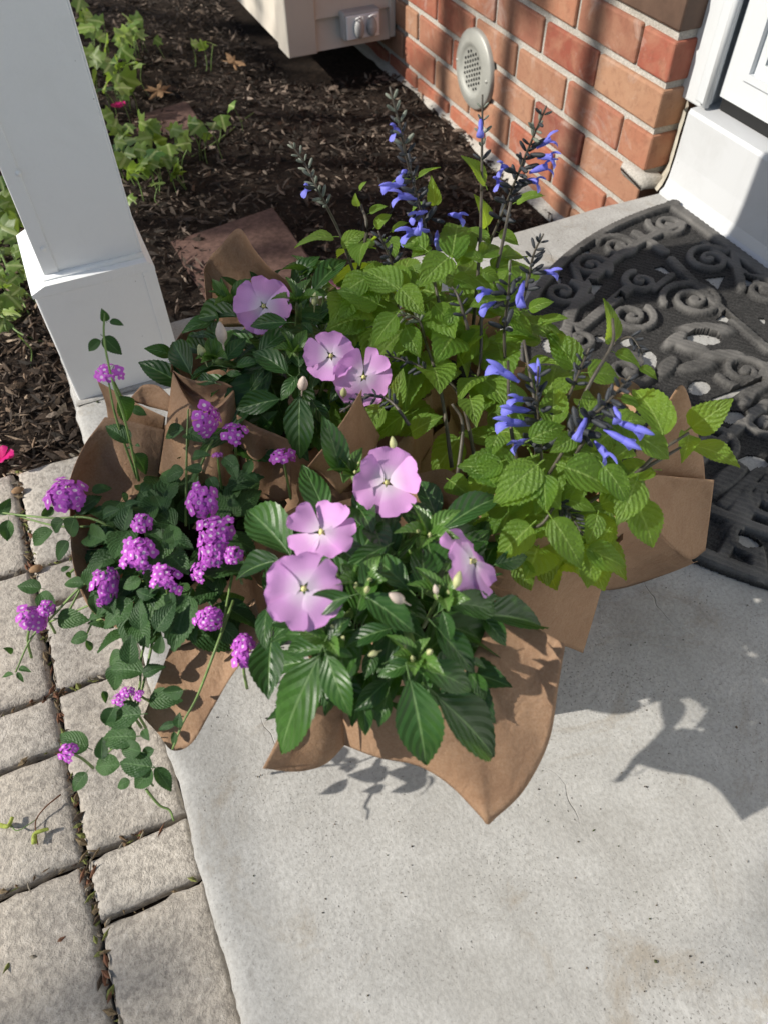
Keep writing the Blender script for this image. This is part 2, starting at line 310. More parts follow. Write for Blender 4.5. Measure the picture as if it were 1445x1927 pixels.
def chips(N, xr, yr, keep, smin, smax, pal):
    Vs = []; Fs = []; Cs = []; o = 0
    xs = rng.uniform(*xr, N); ys = rng.uniform(*yr, N)
    for x, y in zip(xs, ys):
        if not keep(x, y): continue
        L = smin + (smax - smin) * rng.random() ** 2; W = L * rng.uniform(.07, .36); T = W * rng.uniform(.2, .5)
        a = rng.uniform(0, 6.283); tl = rng.normal(0, .28); rl = rng.normal(0, .5)
        ax = np.array([math.cos(a) * math.cos(tl), math.sin(a) * math.cos(tl), math.sin(tl)]); sd = nz(np.cross(UP, ax)); nn = np.cross(ax, sd)
        sd, nn = sd * math.cos(rl) + nn * math.sin(rl), nn * math.cos(rl) - sd * math.sin(rl)
        c = np.array([x, y, float(ground_z(x, y)) + rng.uniform(.0, .014)])
        k = rng.uniform(-.3, .3)
        q = [c - ax * L / 2 - sd * W * .25, c + ax * L * k - sd * W / 2 - nn * T, c + ax * L / 2 + sd * W * .1, c - ax * L * k + sd * W / 2 - nn * T, c + nn * T + ax * L * .2, c + nn * T - ax * L * .22]
        Vs += q; Fs += [(o, o + 1, o + 5), (o + 1, o + 4, o + 5), (o + 1, o + 2, o + 4), (o + 2, o + 3, o + 4), (o + 3, o + 5, o + 4), (o + 3, o, o + 5)]
        pc = pal[rng.choice(len(pal), p=PW)]; s = rng.uniform(.6, 1.35); Cs += [(pc[0] * s, pc[1] * s, pc[2] * s, 1)] * 6; o += 6
    return mesh('mulch_chips', Vs, Fs, CHIP, col=Cs, smooth=False)
PAL = [(.022, .017, .013), (.06, .045, .035), (.125, .093, .071), (.23, .175, .135), (.38, .30, .23)]; PW = [.30, .30, .24, .12, .04]
def k1(x, y): return not (-.08 < x and y < 1.10) and y > .93 - .02 * (x > -.2) and not (x > .74 and y > 2.36)
o = obj('mulch', chips(26000, (-.75, 1.06), (.90, 3.4), k1, .007, .040, PAL)); o['kind'] = 'stuff'; o['label'] = 'dark shredded bark mulch over the planting bed'
PAL = [(.06, .042, .03), (.14, .095, .065), (.24, .165, .11), (.36, .265, .185), (.5, .39, .28)]; PW = [.25, .3, .25, .14, .06]  # chips lightened here to colour in the sun patch beside the post
o = obj('mulch', chips(5200, (-.62, -.06), (.90, 1.75), lambda x, y: not (x > -.085 and y > 1.0 and y < 1.1) and y > .905, .006, .035, PAL)); o['kind'] = 'stuff'; o['label'] = 'coarse brown mulch chips beside the pavers and the post'

# ------------------------------------------------------------------ concrete stoop
xe = np.array([0, .0005, .002, .0045, .008, .013, .02, .03, .045]); xs = np.concatenate([-.092 + xe, np.linspace(-.03, 1.62, 70)])
ze = np.array([-.022, -.013, -.0075, -.0042, -.0022, -.0010, -.0003, 0, 0])
ys = np.concatenate([np.arange(-.75, 1.075, .0075), [1.084, 1.09, 1.094, 1.097, 1.0985]])
V = []
for y in ys:
    for i, x in enumerate(xs):
        nn = mnoise.fractal(Vector((x * 9, y * 22, 1.3)), .8, 2.0, 5); n2 = mnoise.noise(Vector((3.1, y * 9, .2))); n3 = mnoise.noise(Vector((x * 6, 9.1, .2)))
        zz = ze[i] if i < 9 else 0.0; xx = x
        if i < 9: xx = x + (.0008 * n2 + .0020 * nn + .0016 * mnoise.noise(Vector((x * 60, y * 160, 5)))) * (1 - i / 9); zz = zz * (1.2 + .8 * nn)
        if y > 1.08: zz -= ((y - 1.08) / .0185) ** 2.2 * .016 * (1 + .5 * nn)
        zz += .0011 * mnoise.noise(Vector((x * 14, y * 14, 4))) + .0009 * nn * (1 - min(1, abs(x + .0) * 3))
        yy = y + (.004 * n3 if y > 1.08 else 0)
        V.append((xx, yy, zz))
n = len(xs); m = len(ys); F = [(j * n + i, j * n + i + 1, (j + 1) * n + i + 1, (j + 1) * n + i) for j in range(m - 1) for i in range(n - 1)]
b0 = len(V)
for j in range(m): V.append((V[j * n][0] - .001, V[j * n][1], -.3))
F += [(b0 + j, j * n, (j + 1) * n, b0 + j + 1) for j in range(m - 1)]
b1 = len(V)
for i in range(n): V.append((V[(m - 1) * n + i][0], V[(m - 1) * n + i][1] + .001, -.3))
F += [((m - 1) * n + i, b1 + i, b1 + i + 1, (m - 1) * n + i + 1) for i in range(n - 1)]
struct(obj('concrete_stoop', mesh('concrete_stoop', V, F, CONC)))

# ------------------------------------------------------------------ paver path
path = struct(obj('paver_path', mesh('paver_bed', *grid_sheet(np.linspace(-.75, -.088, 8), np.linspace(-.7, .925, 18), lambda x, y: -.072 + 0 * x), SOILG)))
ZP = -.05
def paver_mesh(x0, x1, y0, y1, seed):
    W, L = x1 - x0, y1 - y0; r = .007
    def line(a, b): return np.concatenate([[a, a + r * .12, a + r * .45, a + r], np.linspace(a + r, b - r, max(3, int((b - a) / .011)))[1:-1], [b - r, b - r * .45, b - r * .12, b]])
    xs, ys = line(x0, x1), line(y0, y1); V = []
    for y in ys:
        for x in xs:
            d = min(x - x0, x1 - x, y - y0, y1 - y); e = max(0, 1 - d / r)
            nn = mnoise.fractal(Vector((x * 60 + seed, y * 60, seed)), .7, 2, 4); n2 = mnoise.noise(Vector((x * 30, y * 30 + seed, seed)))
            z = ZP - r * .9 * e ** 2.4 + .0009 * nn - .0016 * max(0, 1 - d / .02) * (.6 + nn) + .0012 * math.sin(seed * 3.1)
            j = .0028 * nn * e + .0016 * n2 * e
            V.append((x + j, y - j, z))
    n, m = len(xs), len(ys); F = [(j * n + i, j * n + i + 1, (j + 1) * n + i + 1, (j + 1) * n + i) for j in range(m - 1) for i in range(n - 1)]
    ring = [i for i in range(n)] + [j * n + n - 1 for j in range(1, m)] + [(m - 1) * n + i for i in range(n - 2, -1, -1)] + [j * n for j in range(m - 2, 0, -1)]
    o = len(V); V += [(V[i][0], V[i][1], -.1) for i in ring]; k = len(ring)
    F += [(ring[(a + 1) % k], ring[a], o + a, o + (a + 1) % k) for a in range(k)]
    return mesh('paver', V, F, PAV)
def yj(u, v): return P(u, v, ZP)[1]
cR = [yj(95, 864), yj(100, 1055), yj(135, 1121), yj(160, 1284), yj(250, 1574), yj(290, 1691), yj(290, 1691) - .15, yj(290, 1691) - .36, -.6]
cL = [yj(0, 893), yj(30, 1076), yj(50, 1322), yj(56, 1428), yj(80, 1651), yj(80, 1651) - .21, yj(80, 1651) - .36, -.6]
g = .0035; sd = 1
for xs_, ys_ in (((-.1985, -.0945), cR), ((-.335, -.2035), cL), ((-.47, -.34), [q + .06 for q in cL[1:]])):
    for a, b in zip(ys_[:-1], ys_[1:]):
        sd += 1; obj('paver', paver_mesh(xs_[0], xs_[1], b + g, a - g, sd * 1.7), path)
# ------------------------------------------------------------------ stepping stones in the mulch
def quad_stone(px, th, zs, label):
    pts = [P(u, v, zs) for u, v in px]; c = np.mean(pts, 0); import bmesh
    bm = bmesh.new(); up = [bm.verts.new(Vector(p - c)) for p in pts]; dn = [bm.verts.new(Vector(p - c - UP * th)) for p in pts]
    bm.faces.new(up); bm.faces.new(dn[::-1])
    for i in range(4): bm.faces.new((up[i], dn[i], dn[(i + 1) % 4], up[(i + 1) % 4]))
    bmesh.ops.recalc_face_normals(bm, faces=bm.faces[:]); bmesh.ops.bevel(bm, geom=bm.edges[:], offset=.005, segments=2, affect='EDGES')
    bmesh.ops.subdivide_edges(bm, edges=bm.edges[:], cuts=3, use_grid_fill=True)
    for q in bm.verts: q.co += Vector((1, 1, .5)) * .002 * mnoise.noise(q.co * 40 + Vector(c))
    me = bpy.data.meshes.new('stepping_stone'); bm.to_mesh(me); bm.free(); me.materials.append(REDST)
    return tag(obj('stepping_stone', me, None, Matrix.Translation(Vector(c))), label, 'paving stone', 'red stepping stones in the mulch')
quad_stone([(312, 455), (515, 388), (600, 505), (395, 580)], .05, -.085, 'large reddish brown square stone in the mulch behind the wrapped plants')
quad_stone([(240, 222), (352, 188), (385, 235), (262, 262)], .04, -.105, 'reddish stone slab in the mulch beside the ivy runner')
quad_stone([(165, 60), (235, 45), (262, 70), (190, 92)], .04, -.10, 'small half buried reddish stone at the far end of the ivy')

# ------------------------------------------------------------------ brick wall with corner
WX = 1.064; YC = 1.14; CH = .0818; Z0 = .012
wall = thing('brick_wall', 'orange red brick house wall with grey mortar ending at the door corner', 'wall', (WX, YC, 0))
V, F = box_geo((WX + .0075, YC + .006, -.4), (WX + .3, 3.6, 2.3)); obj('mortar', mesh('mortar', local(wall, V), F, MORT, smooth=False), wall)
bm_var = []
def brick_mesh(L, D, Hh, seed):
    xs = np.array([0, .003, .006, D]); V, F = box_geo((0, 0, 0), (D, L, Hh), .0045, 2)
    V = [np.array(v) + .0022 * np.array([mnoise.noise(Vector(v) * 50 + Vector((seed, 1, 2))), mnoise.noise(Vector(v) * 40 + Vector((4, seed, 2))), mnoise.noise(Vector(v) * 45 + Vector((4, 8, seed)))]) for v in V]
    return mesh('brick', V, F, BRICK, smooth=False)
LB = .2075; JT = .0140
full = [brick_mesh(LB - JT, .1, CH - JT, s * 3.3) for s in range(5)]; head = [brick_mesh(.0985 - JT / 2, .1, CH - JT, 20 + s) for s in range(2)]; corn = [brick_mesh(.21 - JT / 2, .1, CH - JT, 30 + s) for s in range(2)]
for c in range(-5, 26):
    z = Z0 + c * CH + JT / 2; y = YC; odd = c % 2
    first = True
    while y < 2.45 and not (y > 1.9 and c > 6):
        if first: me = (head if odd == 0 else corn)[c % 2 - 0 if False else abs(c) // 2 % 2]; L = .0985 if odd == 0 else .21
        else: me = random.choice(full); L = LB
        o = obj('brick', me, wall, Matrix.Translation((random.uniform(-.0012, .0012), y - YC, z)))
        if c == 4 - 1 and first: 
            o.data = me.copy(); o.data.materials[0] = BROWN
        y += L; first = False
footing = [(WX - .028, -.32), (WX - .022, -.205), (WX - .004, -.19), (WX + .02, -.185), (WX + .02, -.32)]
n = 90; V = []; F = []
for i in range(n):
    y = YC - .02 + 2.3 * i / (n - 1)
    for a, z in footing: V.append((a + .006 * mnoise.noise(Vector((y * 14, z * 30, 1))), y, z + .009 * mnoise.noise(Vector((y * 11, 2, z * 9)))))
for i in range(n - 1):
    for j in range(4): F.append((i * 5 + j, i * 5 + j + 1, i * 5 + 6 + j, i * 5 + 5 + j))
obj('footing', mesh('footing', local(wall, V), F, MORT), wall)
# mortar smear where the corner meets the stoop
V, F = box_geo((WX - .014, YC - .03, -.01), (WX + .05, YC + .06, .014), .012, 3); V = [np.array(q) + .008 * np.array([mnoise.noise(Vector(q) * 60), mnoise.noise(Vector(q) * 55 + Vector((3, 3, 3))), mnoise.noise(Vector(q) * 50 + Vector((7, 1, 2)))]) for q in V]
obj('mortar_smear', mesh('mortar_smear', local(wall, V), F, MORT), wall)

# vent cover
vent = thing('vent_cover', 'round dull metal vent cover with punched holes on the brick wall', 'vent', (WX - .006, 1.826, -.022))
VM = Matrix.Rotation(-math.pi / 2, 4, 'Y')
V, F = lathe_geo([(.001, .006), (.050, .006), (.054, .008), (.060, .012), (.066, .012), (.088, .006), (.092, .003), (.092, -.008)], 48)
obj('plate', mesh('plate', V, F, STEEL), vent, VM)
hv, hf = lathe_geo([(.0001, .0), (.0034, .0), (.0034, -.004)], 10); hm = mesh('hole', hv, hf, BLACK, smooth=False)  # black discs on the plate stand in for the dark of holes
for i in range(-4, 5):
    for j in range(-5, 6):
        px_, py_ = j * .0118 + (i % 2) * .0059, i * .0125
        if px_ * px_ + py_ * py_ < .046 ** 2: obj('hole', hm, vent, VM @ Matrix.Translation((px_, py_, .0075)))
sv, sf = lathe_geo([(.0001, .003), (.003, .0025), (.0042, 0)], 10); sm = mesh('screw', sv, sf, STEEL)
for a in (0, math.pi / 2 * 2): obj('screw', sm, vent, VM @ Matrix.Translation((.0, .078 * math.cos(a), .0085)))

# ------------------------------------------------------------------ clapboard bay with outlet
YB = 2.33
bay = thing('clapboard_bay', 'cream white clapboard bay of the house jutting out above the mulch', 'wall', (.726, YB, -.1))
box('corner_board', (.722, YB - .012, -.103), (.812, YB + .08, 1.5), SIDE, bay, .003)
box('side_panel', (.730, YB + .08, -.098), (.80, 3.6, 1.5), SIDE, bay, .002)
box('inner_corner', (1.045, YB - .010, -.095), (1.0625, YB + .02, 1.5), SIDE, bay, .002)
for k_ in range(8):
    z0 = -.1 + k_ * .083 if k_ else -.1; z1 = z0 + .083
    prism('clapboard', [(YB + .012, z1), (YB + .03, z1), (YB + .03, z0), (YB - .004, z0)], 0, .812, 1.0455, SIDE, bay)
box('soffit', (.74, YB + .03, -.096), (1.06, 3.5, -.08), SIDE, bay)
ob = thing('outlet_box', 'grey weatherproof outlet box with two flip covers on the clapboards', 'outlet', (.95, YB - .003, -.05))
box('housing', (.888, YB - .036, -.076), (1.004, YB + .003, -.004), GREYP, ob, .006, 2)
box('face_plate', (.896, YB - .041, -.073), (.998, YB - .0345, -.012), WHITE, ob, .002)
for k_ in (0, 1):
    cx = .931 + .040 * k_; V, F = lathe_geo([(.0005, .012), (.009, .011), (.0145, .006), (.0155, -.006)], 18)
    V = [(x * 1.0, -z, y * 1.7) for x, y, z in V]; fl = obj('flip_cover', mesh('flip_cover', V, F, GREYP), ob, Matrix.Translation((cx - .95, -.044, .012 - .006)))
    V, F = tube_geo([(-.010, 0, .022), (-.011, -.012, .03), (0, -.014, .033), (.011, -.012, .03), (.010, 0, .022)], .0018, .0018, 6); obj('hinge', mesh('hinge', V, F, WHITE), fl)

# ------------------------------------------------------------------ door, jamb and sill
sill = thing('door_sill', 'white capped door sill block behind the black mat', 'sill', (1.08, .8, 0))
SP = [(1.20, .0), (1.066, .0), (1.066, .006), (1.074, .012), (1.079, .03), (1.0815, .07), (1.0815, .15), (1.085, .157), (1.20, .163)]
prism('sill_block', SP, 1, -.4, 1.083, SILLW, sill)
V = []; F = []
for i, z in enumerate(np.linspace(.001, .15, 12)):
    for j, (x, yo) in enumerate([(1.078, .002), (1.082, .014), (1.10, .022), (1.12, .05)]): V.append((x - .012 * max(0, 1 - z / .03), 1.083 + yo + .006 * math.exp(-z / .02) + .003 * mnoise.noise(Vector((j, z * 60, 2))), z))
for i in range(11):
    for j in range(3): F.append((i * 4 + j, i * 4 + j + 1, i * 4 + 5 + j, i * 4 + 4 + j))
obj('caulk_bead', mesh('caulk_bead', local(sill, V), F, CAULK), sill)
door = thing('storm_door', 'white storm door with hinge rail and glazed panel above the sill', 'door', (1.13, .7, .163))
box('jamb', (1.112, 1.080, .150), (1.22, 1.16, 2.2), DOORW, door, .003, 2)
box('jamb_lip', (1.098, 1.064, .164), (1.115, 1.094, 2.2), DOORW, door, .004, 2)
hr = obj('hinge_rail', mesh('hinge_rail', *tube_geo([(0, 0, 0), (0, 0, .35)], .0062, .0062, 14), DOORW), door, Matrix.Translation((1.101 - 1.13, 1.066 - .7, .0)))
obj('hinge_rail', hr.data, door, Matrix.Translation((1.101 - 1.13, 1.066 - .7, .3535)))
dxf = 1.118
def frame_rect(name, x0, x1, ya, yb, za, zb, wd, mat):
    V = []; F = []
    for x in (x0, x1):
        V += [(x, ya, za), (x, yb, za), (x, yb, zb), (x, ya, zb), (x, ya - wd, za + wd), (x, yb + wd, za + wd), (x, yb + wd, zb - wd), (x, ya - wd, zb - wd)]
    for i in range(4):
        j = (i + 1) % 4; F += [(i, j, 4 + j, 4 + i), (8 + i, 12 + i, 12 + j, 8 + j), (i, 8 + i, 8 + j, j), (4 + i, 4 + j, 12 + j, 12 + i)]
    return obj(name, mesh(name, local(door, V), F, mat, smooth=False), door)
frame_rect('door_frame', dxf, dxf + .03, 1.058, .16, .182, 2.15, .041, DOORW)
frame_rect('window_frame', dxf - .005, dxf + .028, 1.016, .202, .224, 2.10, .012, DOORW); frame_rect('window_bead', dxf + .005, dxf + .026, 1.004, .214, .236, 2.09, .018, DOORW)
box('glass_pane', (dxf + .016, .22, .245), (dxf + .020, .995, 2.08), GLASS, door)
box('door_sweep', (dxf + .002, .16, .1625), (dxf + .028, 1.05, .181), BLACK, door)
box('bottom_gasket', (dxf + .006, .16, .155), (dxf + .06, 1.052, .1622), BLACK, door)
box('house_wall', (1.24, -2, -.3), (1.4, 1.3, 2.3), WHITE)
struct(bpy.data.objects['house_wall'])

# ------------------------------------------------------------------ porch post
post = thing('porch_post', 'white square porch post on a wider base block at the stoop corner', 'post', (-.003, 1.03, 0))
box('base_block', (-.081, .951, .0015), (.076, 1.108, .183), WHITE, post, .0025, 2)
prism('base_cap', [(-.083, .182), (.078, .182), (.078, .187), (.070, .1955), (-.064, .1955), (-.083, .187)], 1, .9495, 1.1095, WHITE, post)
box('shaft', (-.0585, .968, .190), (.067, 1.092, 2.4), WHITE, post, .002, 2)
box('corner_strip', (-.0600, .9658, .196), (-.041, .9682, 2.4), WHITE, post, .0008)
box('corner_strip', (.0665, .968, .196), (.0692, .988, 2.4), WHITE, post, .0008)
box('base_corner_strip', (.060, .9492, .004), (.0775, .9512, .182), WHITE, post, .0006)
V, F = tube_geo([(-.064, .966, .197), (.069, .966, .197)], .0045, .0045, 8); obj('caulk_line', mesh('caulk_line', local(post, V), F, WHITE), post)
cv, cf = lathe_geo([(.0001, .0015), (.003, .001), (.0036, 0)], 12); cm_ = mesh('screw_cap', cv, cf, WHITE)
for u, v in ((82, 468), (36, 327)):
    q = PY(u, v, .9655); obj('screw_cap', cm_, post, Matrix.Translation(Vector(q) - post.location) @ Matrix.Rotation(math.pi / 2, 4, 'X'))
V, F = box_geo((-.088, .944, -.002), (.083, 1.116, .004), .003, 2); obj('shim', mesh('shim', local(post, [np.array(q) + .003 * np.array([mnoise.noise(Vector(q) * 30), mnoise.noise(Vector(q) * 30 + Vector((5, 5, 5))), 0]) for q in V]), F, CONC), post)

# ------------------------------------------------------------------ rubber door mat: moulded relief with real openings
MCX, MCY, MA, MB_ = 1.062, .56, .575, .475
step = .0019; xs = np.arange(MCX - MA, MCX + step, step); ys = np.arange(MCY - MB_, MCY + MB_ + step, step); X, Y = np.meshgrid(xs, ys)
rho = np.sqrt(((X - MCX) / MA) ** 2 + ((Y - MCY) / MB_) ** 2)
dist_rim = (1 - rho) * .5 * np.where(rho > .2, 1, 1); inside = rho <= 1
base_h = .0035 + .0009 * (np.sin((X * .8 + Y * .6) * 2 * math.pi / .0085) > .2)
R_ = np.zeros_like(X)
def ridge(d, wd, hh): t = np.clip((wd - d) / (wd * .36), 0, 1); return hh * t * t * (3 - 2 * t)
def add(h):
    global R_; R_ = np.maximum(R_, h)
add(ridge(np.abs(dist_rim - .011), .0105, .010)); add(ridge(np.abs(dist_rim - .078), .0105, .0095) * (X < MCX - .035)); add(ridge(np.abs(X - (MCX - .013)), .0125, .010)); 
add(ridge(np.abs(X - (MCX - .043)), .008, .008) * (rho < .72))
def spiral(cx, cy, r, turns, a0, dr, wd=.0075, hh=.0095):
    d = np.full_like(X, 9.)
    for t in np.linspace(0, 1, int(40 * turns)):
        rr = r * (1 - .86 * t); a = a0 + dr * turns * 2 * math.pi * t; w_ = wd * (1.05 - .35 * t)
        d = np.minimum(d, np.hypot(X - cx - rr * math.cos(a), Y - cy - rr * math.sin(a)) - (w_ - wd))
    add(ridge(d, wd, hh)); add(ridge(np.hypot(X - cx, Y - cy), r * .22, hh))
def bar(x0, y0, x1, y1, wd, hh=.0085):
    L2 = (x1 - x0) ** 2 + (y1 - y0) ** 2; t = np.clip(((X - x0) * (x1 - x0) + (Y - y0) * (y1 - y0)) / L2, 0, 1)
    add(ridge(np.hypot(X - x0 - t * (x1 - x0), Y - y0 - t * (y1 - y0)), wd, hh))
def leafr(u, v, L, wd, ang, hh=.009):
    c = P(u, v, .008); ca, sa = math.cos(ang), math.sin(ang); a = (X - c[0]) * ca + (Y - c[1]) * sa; b = -(X - c[0]) * sa + (Y - c[1]) * ca
    e = np.sqrt((a / L) ** 2 + (b / wd) ** 2); t_ = np.clip((1 - e) * 1.9, 0, 1); add(hh * t_ * t_ * (3 - 2 * t_))
for u, v, r, tn, a0, dr in [(1255, 425, .036, 1.6, 2.4, 1), (1162, 466, .037, 1.7, 2.2, -1), (1110, 502, .035, 1.6, -1, 1), (1058, 552, .036, 1.4, .5, -1), (1205, 532, .030, 1.4, 1.4, 1), (1187, 597, .038, 1.6, .2, -1), (1304, 566, .052, 1.9, 2.9, -1), (1334, 490, .042, 1.6, .2, 1), (1436, 548, .040, 1.6, 2, -1), (1090, 640, .035, 1.4, 1, 1), (1400, 700, .045, 1.7, 3, 1), (1409, 1022, .030, 1.2, 0, 1), (1340, 840, .040, 1.5, 2, -1), (1440, 800, .03, 1.4, 1, 1), (1180, 700, .04, 1.5, 1, -1), (1440, 940, .04, 1.5, 0, -1), (1080, 720, .04, 1.5, 3, 1), (1260, 850, .04, 1.5, 3, 1), (1230, 960, .035, 1.5, 3, -1)]:
    c = P(u, v, .008); spiral(c[0], c[1], r, tn, a0, dr)
def bpx(a, b, wd): p, q = P(*a, .008), P(*b, .008); bar(p[0], p[1], q[0], q[1], wd)
for a, b, wd in [((1195, 440), (1250, 475), .011), ((1065, 590), (1110, 560), .009), ((1262, 490), (1330, 560), .010), ((1330, 560), (1445, 660), .009), ((1180, 545), (1090, 620), .012), ((1100, 560), (1078, 500), .008), ((1230, 545), (1262, 520), .008), ((1380, 480), (1395, 545), .009), ((1300, 880), (1440, 760), .010), ((1360, 950), (1470, 850), .010), ((1400, 760), (1445, 690), .010), ((1350, 1060), (1445, 900), .009)]: bpx(a, b, wd)
for u, v, L, wd, a in [(1330, 620, .062, .022, -.5), (1300, 655, .045, .020, -.9), (1360, 670, .05, .018, -.4), (1270, 640, .04, .016, .3), (1310, 690, .045, .018, -.2), (1255, 690, .04, .017, .5), (1370, 900, .06, .02, .3), (1390, 960, .06, .018, .5), (1425, 1060, .05, .015, .9), (1420, 730, .05, .018, .2), (1345, 780, .05, .016, .4)]: leafr(u, v, L, wd, a)
Hh = base_h + np.maximum(R_ - .001, 0) * 1.2
hole = np.zeros_like(inside)
def hole_poly(pts):
    global hole
    q = [P(u, v, .006)[:2] for u, v in pts]; ins = np.ones_like(inside); s = 0
    for i in range(len(q)):
        a, b = q[i], q[(i + 1) % len(q)]; s += a[0] * b[1] - a[1] * b[0]
    for i in range(len(q)):
        a, b = q[i], q[(i + 1) % len(q)]; ins &= (((b[0] - a[0]) * (Y - a[1]) - (b[1] - a[1]) * (X - a[0])) * (1 if s > 0 else -1)) > 0
    hole |= ins
def hole_oval(u, v, ru, rv, ang=0):
    global hole
    pts = [(u + ru * math.cos(t) * math.cos(ang) - rv * math.sin(t) * math.sin(ang), v + ru * math.cos(t) * math.sin(ang) + rv * math.sin(t) * math.cos(ang)) for t in np.linspace(0, 2 * math.pi, 14, endpoint=False)]; hole_poly(pts)
for tri in [[(1105, 532), (1133, 533), (1117, 553)], [(1155, 566), (1166, 553), (1177, 564)], [(1231, 503), (1245, 498), (1268, 514), (1250, 512)], [(1326, 521), (1363, 517), (1351, 541)], [(1397, 519), (1423, 531), (1401, 538)], [(1348, 600), (1362, 589), (1384, 607)], [(1425, 597), (1440, 597), (1439, 608)], [(1088, 475), (1108, 468), (1110, 476)], [(1044, 522), (1056, 519), (1054, 536)], [(1340, 747), (1430, 715), (1436, 722), (1345, 757)], [(1120, 630), (1133, 629), (1145, 641), (1124, 640)]]: hole_poly(tri)
for a in [(1323, 636, 33, 10, .08), (1221, 676, 15, 19), (1316, 727, 21, 14, -.1), (1031, 647, 12, 14), (1381, 783, 22, 12, 0), (1417, 870, 30, 15, .1), (1409, 1020, 26, 11, .5), (1300, 985, 14, 8), (1180, 640, 14, 9)]: hole_oval(*a)
near = hole.copy()
ok = inside & ~hole; Vi = -np.ones(X.shape, int); V = []; F = []
okc = ok[:-1, :-1] & ok[1:, :-1] & ok[:-1, 1:] & ok[1:, 1:]
js, is_ = np.nonzero(okc)
used = np.zeros_like(ok)
for dj in (0, 1):
    for di in (0, 1): used[js + dj, is_ + di] = True
Vi[used] = np.arange(used.sum()); V = np.stack([X[used], Y[used], Hh[used]], -1)
F = [(Vi[j, i], Vi[j, i + 1], Vi[j + 1, i + 1], Vi[j + 1, i]) for j, i in zip(js, is_)]
cells = set(zip(js.tolist(), is_.tolist())); V = V.tolist(); low = {}
topd = {}
def topv(k_):
    if k_ not in topd: topd[k_] = len(V); V.append(list(V[k_]))
    return topd[k_]
def lowv(k_):
    if k_ not in low: low[k_] = len(V); V.append([V[k_][0], V[k_][1], .0008])
    return low[k_]
for j, i in list(cells):
    for (dj, di), (p, q) in (((-1, 0), ((j, i), (j, i + 1))), ((1, 0), ((j + 1, i + 1), (j + 1, i))), ((0, -1), ((j + 1, i), (j, i))), ((0, 1), ((j, i + 1), (j + 1, i + 1)))):
        if (j + dj, i + di) not in cells: a, b = int(Vi[p]), int(Vi[q]); F.append((topv(b), topv(a), lowv(a), lowv(b)))
matme = mesh('door_mat', V, F, RUB, smooth=True)
tag(obj('door_mat', matme), 'black half round rubber door mat with moulded scrolls and openings', 'door mat')

# ------------------------------------------------------------------ leaf, petal, flower meshes
def leaf_mesh(name, mat, width, n=16, c=3, serr=.05, arch=.10, fold=.10, quilt=.0, twist=0.0, pet=.16, wave=.02, curl=0.0, seed=0):
    V = []; U = []; F = []; m = 2 * c + 1
    for i in range(n + 1):
        t = i / n; wd = width(t) * .5
        tooth = serr * (1 if i % 2 else -.35) * (0 < i < n)
        for j in range(-c, c + 1):
            s = j / c; e = abs(s); y = s * wd * (1 + (tooth if e == 1 else 0)); x = t + (tooth * .35 if e == 1 else 0)
            z = arch * 4 * t * (1 - t) * (1 - .0 * e) + fold * wd * e ** 1.2 * 1.6 + wave * math.sin(t * 9 + seed + s * 2) * e + quilt * math.sin(i * math.pi) * e - curl * max(0, t - .55) ** 2
            y2, z2 = y * math.cos(twist * t) - z * math.sin(twist * t) * .3, z + y * math.sin(twist * t)
            V.append((x, y2, z2)); U.append((t, .5 + s * .5))
    for i in range(n):
        for j in range(m - 1): F.append((i * m + j, (i + 1) * m + j, (i + 1) * m + j + 1, i * m + j + 1))
    o = len(V); pts = [np.array([.03, 0, .01]), np.array([-pet * .5, 0, -.01]), np.array([-pet, 0, -.05])]
    for p in pts:
        for a in range(4): V.append(tuple(p + np.array([0, .022 * math.cos(a * 1.57), .016 * math.sin(a * 1.57)]))); U.append((.5, .5))
    for i in range(2):
        for a in range(4): F.append((o + i * 4 + a, o + i * 4 + (a + 1) % 4, o + i * 4 + 4 + (a + 1) % 4, o + i * 4 + 4 + a))
    return mesh('leaf', V, F, mat, uv=U)
w_imp = lambda t: (t ** .85 * (1 - t) ** 1.10) / .2590 if 0 < t < 1 else 0.02 * (t == 0)
w_sal = lambda t: ((t + .012) ** .42 * (1 - t) ** 1.02) / .427 if t < 1 else 0.0
w_lan = lambda t: ((t + .01) ** .50 * (1 - t) ** .98) / .395 if t < 1 else 0.0
def variants(mat, wf, serr, specs): return [leaf_mesh('leaf', mat, wf, serr=serr, seed=i * 2.1, **s) for i, s in enumerate(specs)]
LI = variants(IMPL, w_imp, .035, [dict(arch=.10, fold=.16, n=26), dict(arch=.14, fold=.10, twist=.25, n=26), dict(arch=.07, fold=.22, twist=-.3, n=26), dict(arch=.15, fold=.14, wave=.03, n=26), dict(arch=.11, fold=.05, wave=.02, twist=.4, n=26)])
LY = variants(IMPY, w_imp, .06, [dict(arch=.10, fold=.3), dict(arch=.14, fold=.25, twist=.25)])
LS = variants(SALL, w_sal, .05, [dict(arch=.08, fold=.12, n=24), dict(arch=.12, fold=.08, twist=.3, n=24), dict(arch=.10, fold=.16, twist=-.3, n=24), dict(arch=.15, fold=.04, wave=.03, n=24)])
LL = variants(LANL, w_lan, .06, [dict(arch=.08, fold=.14, n=22), dict(arch=.13, fold=.10, twist=.3, n=22), dict(arch=.10, fold=.2, twist=-.3, n=22)])

